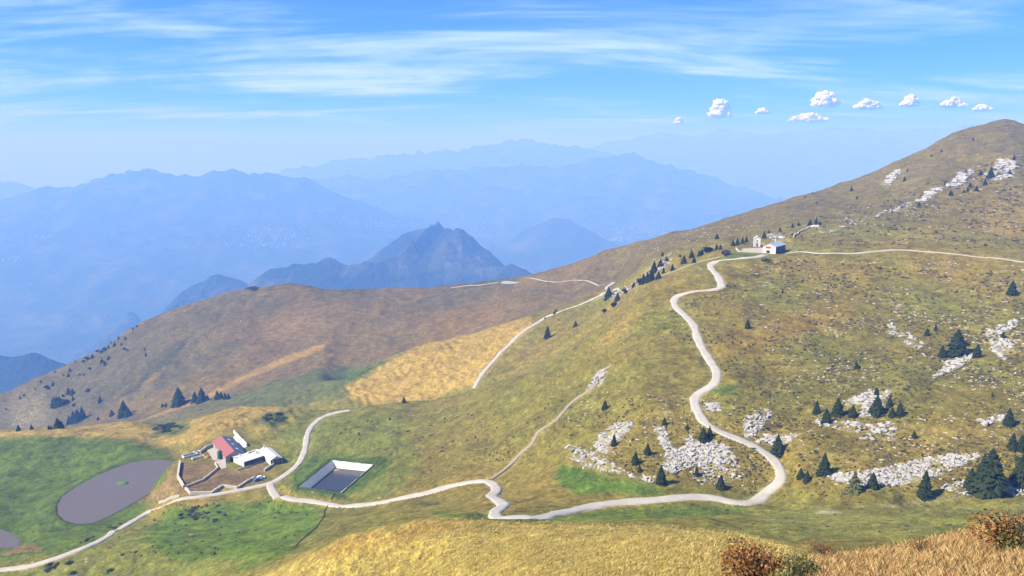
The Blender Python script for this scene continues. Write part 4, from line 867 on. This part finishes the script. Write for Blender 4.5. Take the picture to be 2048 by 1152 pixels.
car(flatp(516, 961.5), R(35), M['blue'], 'small blue car parked at the end of the paddock wall'); car(flatp(522, 957), R(20), M['carwhite'], 'small white car parked beside the blue car')
# sign posts by the track
for u, v, h, lab in ((625, 992, 2.2, 'thin wooden post with a pale board by the track near the reservoir'), (662, 1006, 1.3, 'short pale gate post where the pipe crosses the track'), (758, 1002, 1.6, 'wooden gate post at the track on the uphill side of the reservoir')):
    p = at(u, v); t = empty('sign_post', p); tag(t, lab, 'post'); mb = MB(); mb.lathe([(.09, -.3), (.08, h)], 8); mb.build('post', M['wood'], t); panel(t, 'board', M['white'], (0, -.12, h-.25), .7, .06, .45)
# cow
def cow(p, rz):
    me = bpy.data.meshes.new('cow'); Vv = [(0, 0, 1.02), (-.45, 0, 1.05), (.5, 0, 1.06), (.78, 0, 1.22), (1.02, 0, 1.34), (1.28, 0, 1.16), (-.8, 0, 1.08), (-.95, 0, .85)]
    E = [(0, 1), (0, 2), (2, 3), (3, 4), (4, 5), (1, 6), (6, 7)]; Rd = [.37, .36, .34, .22, .15, .09, .25, .05]
    for sx, sy in ((.55, .2), (.55, -.2), (-.62, .2), (-.62, -.2)):
        r = 2 if sx > 0 else 1; i = len(Vv); Vv += [(sx, sy, .72), (sx+(.02 if sx > 0 else -.06), sy, .38), (sx, sy, .03)]; E += [(r, i), (i, i+1), (i+1, i+2)]; Rd += [.15, .075, .06]
    i = len(Vv); Vv += [(-1.0, 0, .45), (1.0, .24, 1.42), (1.0, -.24, 1.42)]; E += [(7, i), (4, i+1), (4, i+2)]; Rd += [.04, .04, .04]
    me.from_pydata(Vv, E, []); o = obj('cow', me, M['cowhide']); o.location = p; o.rotation_euler = (0, 0, rz)
    sk = o.modifiers.new('skin', 'SKIN'); 
    for k_, r in enumerate(Rd): me.skin_vertices[0].data[k_].radius = (r, r)
    me.skin_vertices[0].data[0].use_root = True; o.modifiers.new('sub', 'SUBSURF').render_levels = 2; tag(o, 'brown and white cow grazing on the green meadow below the farm', 'cow')
try: cow(at(384, 1075), R(195))
except Exception as e:
    print('cow', e)
# refuge and chapel
hR = 6.3; A = on_plane(1539, 486.5, z_h+hR); dirr = Vector((.63, .777, 0)).normalized()
B = A+dirr*16; refuge, Lr = gable('refuge_hut', A, B, 4.0, 4.1, 4.5, hR, z_h, M['white'], M['greymetal'], M['greymetal'], 'white mountain refuge with grey metal roof and red sign')
panel(refuge, 'red_sign', M['red'], (-.05, .6, 3.7), .1, 3.2, 1.3); panel(refuge, 'door', M['dark'], (-.04, .6, 1.05), .08, 2.2, 1.7); panel(refuge, 'sign_border', M['white'], (-.025, .6, 3.7), .05, 3.8, 1.8)
panel(refuge, 'side_shade_sheet', M['wallshade'], (Lr/2, -4.12, 2.0), Lr-.4, .04, 4.4)  # dark sheet deepening the shade on the white side wall
for f in (.15, .35, .55, .75, .92): panel(refuge, 'window', M['glass'], (Lr*f, -4.16, 2.6), 1.1, .06, 1.2)
panel(refuge, 'chimney', M['stone'], (Lr-2, 1.5, hR+.3), .8, .8, 1.8)
A = on_plane(1515, 473.5, z_h+6.6); chap, Lc = gable('chapel', A, A+Vector((.25, .97, 0)).normalized()*6, 2.15, 2.15, 5.2, 6.6, z_h, M['white'], M['stone'], M['stone'], 'small tall white gabled chapel beside the refuge', over=.25)
panel(chap, 'door', M['wood'], (-.04, 0, 1.3), .08, 1.3, 2.6); panel(chap, 'window', M['dark'], (-.04, 0, 3.8), .08, .9, .8)
for sy in (-1, 1): panel(chap, 'pilaster', M['white'], (-.1, sy*1.8, 2.3), .2, .5, 5.2)
slab('stone_terrace', [(1484,497),(1527,495),(1530,506),(1487,504)], z_h+.15, M['concrete'])
wall([(1472,498),(1477,504),(1509,505)], 1.0, .6, 'low rubble wall edging the refuge terrace'); wall([(1587,475),(1597,466),(1620,455),(1638,453)], 1.3, .7, 'dry stone wall climbing from the refuge to a pair of conifers')

# ------------------------------------------------------------------ far mountains, valley and town
m, n, l, b = mat_new('forested_mountain')
tcn = N(n, 'ShaderNodeTexCoord'); ge = N(n, 'ShaderNodeNewGeometry'); sp_ = N(n, 'ShaderNodeSeparateXYZ'); l.new(ge.outputs['Normal'], sp_.inputs[0])
no = N(n, 'ShaderNodeTexNoise'); no.inputs['Scale'].default_value = .0035; no.inputs['Detail'].default_value = 8; l.new(tcn.outputs['Object'], no.inputs['Vector'])
no2 = N(n, 'ShaderNodeTexNoise'); no2.inputs['Scale'].default_value = .03; no2.inputs['Detail'].default_value = 6; l.new(tcn.outputs['Object'], no2.inputs['Vector'])
r1 = N(n, 'ShaderNodeMapRange'); r1.inputs['From Min'].default_value = .48; r1.inputs['From Max'].default_value = .66; l.new(no.outputs['Fac'], r1.inputs['Value'])
mx = N(n, 'ShaderNodeMixRGB'); l.new(r1.outputs[0], mx.inputs['Fac']); mx.inputs['Color1'].default_value = (.020, .034, .014, 1); mx.inputs['Color2'].default_value = (.085, .095, .04, 1)
r2 = N(n, 'ShaderNodeMapRange'); r2.inputs['From Min'].default_value = .62; r2.inputs['From Max'].default_value = .48; l.new(sp_.outputs['Z'], r2.inputs['Value'])
mx2 = N(n, 'ShaderNodeMixRGB'); l.new(r2.outputs[0], mx2.inputs['Fac']); l.new(mx.outputs[0], mx2.inputs['Color1']); mx2.inputs['Color2'].default_value = (.11, .105, .10, 1)
mm = N(n, 'ShaderNodeMixRGB', blend_type='MULTIPLY'); mm.inputs['Fac'].default_value = .6; l.new(mx2.outputs[0], mm.inputs['Color1']); l.new(no2.outputs['Color'], mm.inputs['Color2'])
l.new(mm.outputs[0], b.inputs['Base Color']); b.inputs['Roughness'].default_value = 1; b.inputs['Specular IOR Level'].default_value = 0
bp = N(n, 'ShaderNodeBump'); bp.inputs['Distance'].default_value = 30; bp.inputs['Strength'].default_value = 1.0; l.new(no2.outputs['Fac'], bp.inputs['Height']); l.new(bp.outputs[0], b.inputs['Normal'])
M['mountain'] = m
ZV = -1350.0
def mountain(name, crest, extra=(), slope=.62, spur=.5, seed=1, nx=230, ny=110, rough=1.0, back=600):
    rs = random.Random(seed); P = np.array([[*unproj(u, v, y)] for u, v, y in crest], float)
    segs = []
    def addl(Q):
        for a_, b_ in zip(Q[:-1], Q[1:]): segs.append((a_, b_))
    d = np.r_[0, np.cumsum(np.linalg.norm(np.diff(P[:, :2], axis=0), axis=1))]; s = np.linspace(0, d[-1], 40); Q = np.stack([pchip(d, P[:, k], s) for k in range(3)], 1); addl(Q)
    for e in extra: addl(np.array([[*unproj(u, v, y)] for u, v, y in e], float))
    sp = d[-1]/max(3, int(d[-1]/(520*spur*2))); x = sp*.5
    while x < d[-1]:                                   # side spurs running down towards the viewer
        p = np.array([np.interp(x, d, P[:, k]) for k in range(3)]); hgt = p[2]-ZV; ang = rs.uniform(-.7, .7); Ls = hgt*rs.uniform(1.2, 1.9)
        q = [p-np.array([0, 0, 18])]
        for k in (1, 2, 3): ang += rs.uniform(-.35, .35); q.append(q[-1]+np.array([math.sin(ang)*Ls/3, -math.cos(ang)*Ls/3, -hgt*rs.uniform(.22, .34)]))
        addl(q); x += sp*rs.uniform(.7, 1.3)
    hmax = P[:, 2].max()-ZV; wy = hmax/slope*1.1
    xs = np.linspace(P[:, 0].min()-wy*.5, P[:, 0].max()+wy*.5, nx); ys = np.linspace(P[:, 1].min()-wy, P[:, 1].max()+back, ny)
    gx, gy = np.meshgrid(xs, ys); x, y = gx.ravel(), gy.ravel(); wx = x+60*rough*fbm(x/420, y/420, 3, seed); wy_ = y+60*rough*fbm(x/420+9, y/420, 3, seed+3)
    # keep the crest itself undistorted so that its outline stays put
    z = np.full(len(x), -1e9)
    for a_, b_ in segs:
        for px_, py_ in ((wx, wy_),):
            ex, ey = b_[0]-a_[0], b_[1]-a_[1]; t = np.clip(((px_-a_[0])*ex+(py_-a_[1])*ey)/(ex*ex+ey*ey+1e-9), 0, 1)
            dd = np.sqrt((px_-a_[0]-ex*t)**2+(py_-a_[1]-ey*t)**2); z = np.maximum(z, a_[2]+(b_[2]-a_[2])*t-dd*slope*(1-.18*np.clip(dd/2500, 0, 1)))
    z += rough*(34*fbm(x/330, y/330, 4, seed+5, True)+20*fbm(x/85, y/85, 3, seed+8))-12*rough; z = np.maximum(z, ZV-30)
    k = (np.arange(ny-1)[:, None]*nx+np.arange(nx-1)[None, :]).ravel()
    o = obj(name, mesh_np(name, np.stack([x, y, z], 1), np.stack([k, k+1, k+nx+1, k+nx], 1), True), M['mountain']); tag(o, kind='structure'); return o
mountain('forested_hill', [(-500,735,2599),(-200,712,2599),(0,709,2599),(60,709,2599),(110,722,2599),(150,745,2599),(230,800,2599)], slope=.6, seed=2, rough=.5)
mountain('mountain', [(60,790,4746),(130,722,4746),(180,690,4746),(230,655,4746),(268,627,4746),(285,640,4746),(330,700,4654),(400,760,4563)], slope=1.0, seed=3, rough=.7)
mountain('mountain', [(280,660,4068),(330,615,4068),(365,580,4068),(400,565,4068),(425,548,4068),(450,556,4068),(500,572,4068),(560,600,4068)], slope=1.0, seed=4, rough=.6)
mountain('mountain', [(470,600,3785),(520,568,3785),(548,545,3785),(600,532,3785),(640,516,3785),(690,520,3785),(745,522,3785),(800,520,3837),(850,506,3888),(900,520,3837),(950,532,3785),(1000,533,3785),(1035,522,3785),(1080,545,3785),(1150,590,3785)], slope=.75, seed=5, rough=.75, nx=300, ny=140)
mountain('mountain', [(690,560,4576),(745,518,4576),(775,490,4576),(805,461,4576),(830,458,4576),(868,441,4576),(885,455,4526),(900,462,4115),(915,455,4068),(935,462,4068),(960,492,4068),(1000,532,4068),(1060,580,4068)], [[(900,461,4115),(880,482,3927),(850,506,3990)], [(915,455,4068),(905,490,3927),(925,520,4041)], [(868,441,4576),(845,470,4115),(800,505,3878)]], slope=.95, seed=6, rough=.75, nx=260, ny=150)
mountain('mountain_range', [(-500,440,9430),(-200,420,9430),(0,402,9430),(75,380,9430),(150,367,9430),(220,350,9430),(290,341,9430),(380,353,9430),(430,343,9430),(468,338,9430),(510,345,9430),(560,346,9430),(590,362,9430),(650,385,9315),(720,415,9200),(790,445,8970),(860,470,8740)], slope=.42, seed=7, rough=1.3, nx=260)
mountain('mountain_range', [(-500,380,13250),(-150,352,13250),(0,363,13250),(40,366,13250),(75,382,13250),(200,400,13250)], slope=.5, seed=8, nx=120, ny=70)
mountain('mountain_range', [(560,362,12190),(640,356,12190),(700,352,12190),(760,354,12190),(810,350,12190),(865,338,12190),(900,342,12190),(960,335,12190),(1050,330,12190),(1110,334,12190),(1180,318,12190),(1250,306,12190),(1320,325,12190),(1400,347,12190),(1480,370,12190),(1550,395,12190),(1640,425,12190)], slope=.42, seed=9, rough=1.5, nx=260)
mountain('forested_hill', [(960,500,8050),(1020,476,8050),(1070,450,8050),(1115,434,8050),(1150,445,8050),(1200,470,8050),(1270,505,8050)], slope=.55, seed=10, rough=.6, nx=120, ny=70)
mountain('mountain_range', [(560,340,16000),(700,318,16000),(820,306,16000),(880,302,16000),(930,296,16000),(990,284,16000),(1040,278,16000),(1080,282,16000),(1120,287,16000),(1200,305,16000),(1300,320,16000)], slope=.45, seed=11, rough=2, nx=180, ny=80)
mountain('mountain_range', [(1120,310,20500),(1220,284,20500),(1290,266,20500),(1350,264,20500),(1400,272,20500),(1445,256,20500),(1500,268,20500),(1600,262,20500),(1700,255,20500),(1800,262,20500),(1950,250,20500),(2150,255,20500),(2500,262,20500)], slope=.45, seed=12, rough=2.4, nx=220, ny=80)
gx, gy = np.meshgrid(np.linspace(-26000, 26000, 120), np.linspace(-3000, 25500, 80)); x, y = gx.ravel(), gy.ravel(); z = ZV+25*fbm(x/2500, y/2500, 3, 77); k = (np.arange(79)[:, None]*120+np.arange(119)[None, :]).ravel()
o = obj('valley_floor', mesh_np('valley_floor', np.stack([x, y, z], 1), np.stack([k, k+1, k+121, k+120], 1), True), M['mountain']); tag(o, kind='structure')
# far town roofs on the valley floor
mb = MB(); rs = random.Random(5)
def town(u, v, su, sv, n_):
    for _ in range(n_):
        uu, vv = rs.gauss(u, su), rs.gauss(v, sv); d = ray(uu, vv); ok, p, nn, _ = False, None, None, None
        best = None
        for o in far_objs:
            ok, p, nn, _ = o.ray_cast(Vector((0, 0, 0)), d, distance=30000)
            if ok and (best is None or p.length < best.length): best = p.copy(); who = o.name
        if best is None or best.y < 5500 or who.startswith('forested'): continue
        s = rs.uniform(2, 6); mb.box(best.x-s, best.x+s, best.y-s*.8, best.y+s*.8, best.z-8, best.z+rs.uniform(6, 14))
bpy.context.view_layer.update(); far_objs = [o for o in col.objects if o.name.startswith(('valley_floor', 'mountain_range', 'forested_hill', 'mountain'))]
for a in ((945,435,22,5,60),(880,425,35,4,40),(960,470,30,6,70),(560,470,40,8,90),(520,490,30,6,40),(1300,465,50,6,130),(1130,480,40,8,60),(780,450,40,5,50),(85,475,14,3,20),(30,520,10,4,12),(1250,480,30,4,60)): town(*a)
tag(mb.build('distant_town', simple('pale_town_roofs', (.34, .32, .30), .8, .1, .01)), 'hazy pale specks of villages spread on the valley floor', 'town', kind='stuff')

# ------------------------------------------------------------------ cumulus clouds standing above the haze
def cloud(u, v, w, h, seed):
    rs = random.Random(seed); yy = 30000; c = Vector([float(t) for t in unproj(u, v, yy)]); s = yy/F*1.02; bm = bmesh.new(); W, H = w*s, h*s
    for k in range(5):
        mtx = Matrix.Translation(((k-2)*W*.14, 0, H*(.2+.06*(k % 2)))) @ Matrix.Diagonal((W*.12, W*.12, H*.24, 1)); bmesh.ops.create_icosphere(bm, subdivisions=3, radius=1, matrix=mtx)
    for k in range(60):
        f = rs.gauss(0, .33); f = max(-.75, min(.75, f)); top = (1-abs(f)**1.4); zz = rs.uniform(.1, max(.14, top*.8))*H; r = H*rs.uniform(.10, .25)*(.5+.6*top)
        mtx = Matrix.Translation((f*W/2, rs.uniform(-.3, .3)*W*.3, zz)) @ Matrix.Diagonal((r*rs.uniform(1, 1.5), r*1.2, r*.85, 1)); bmesh.ops.create_icosphere(bm, subdivisions=3, radius=1, matrix=mtx)
    for vtx in bm.verts:
        p = vtx.co; q = p/(H*.16); vtx.co = p+Vector((qn(q.x+q.y, q.z, seed % 17), 0, qn(q.x-q.y+7, q.z, seed % 13)))*H*.13
    me = bpy.data.meshes.new('cumulus_cloud'); bm.to_mesh(me); bm.free(); me.polygons.foreach_set('use_smooth', [True]*len(me.polygons)); o = obj('cumulus_cloud', me, M['cloud']); o.location = c; return o
for u, v, w, h, lab in ((1440,234,44,36,'tall puffy white cumulus cloud standing apart from the others'), (1358,250,22,16,'tiny round cumulus cloud near the tall puffy cloud standing apart'), (1650,212,58,32,'largest bright rounded cumulus cloud above the faint low bank'), (1735,218,70,20,'low wide bright cumulus cloud next to the largest cloud'), (1820,212,40,22,'small peaked cumulus cloud in the row above the slope'), (1905,214,62,20,'flat wide cumulus cloud just above the mountain summit'), (1620,244,100,20,'faint low cumulus bank under the largest cloud'), (1965,222,50,14,'small faint cumulus wisp over the summit shoulder'), (1525,228,30,13,'small faint cumulus scrap between the two big clouds')):
    o = cloud(u, v, w, h, int(u)); tag(o, lab, 'cloud', None)

# ------------------------------------------------------------------ air: one even volume round everything but sky and clouds
mb = MB(); mb.box(-27000, 27000, -4000, 26000, ZV-60, 470)
m = bpy.data.materials.new('valley_haze'); m.use_nodes = True; nt = m.node_tree
for x in list(nt.nodes): nt.nodes.remove(x)
mo = nt.nodes.new('ShaderNodeOutputMaterial'); pv_ = nt.nodes.new('ShaderNodeVolumePrincipled'); pv_.inputs['Density'].default_value = 1/3800.0; pv_.inputs['Color'].default_value = (.15, .36, 1.0, 1); pv_.inputs['Absorption Color'].default_value = (.74, .56, 1, 1); pv_.inputs['Anisotropy'].default_value = 0.0
nt.links.new(pv_.outputs[0], mo.inputs['Volume']); o = mb.build('haze', m); tag(o, 'pale blue haze filling the valley and veiling the far mountains', 'haze', kind='stuff')
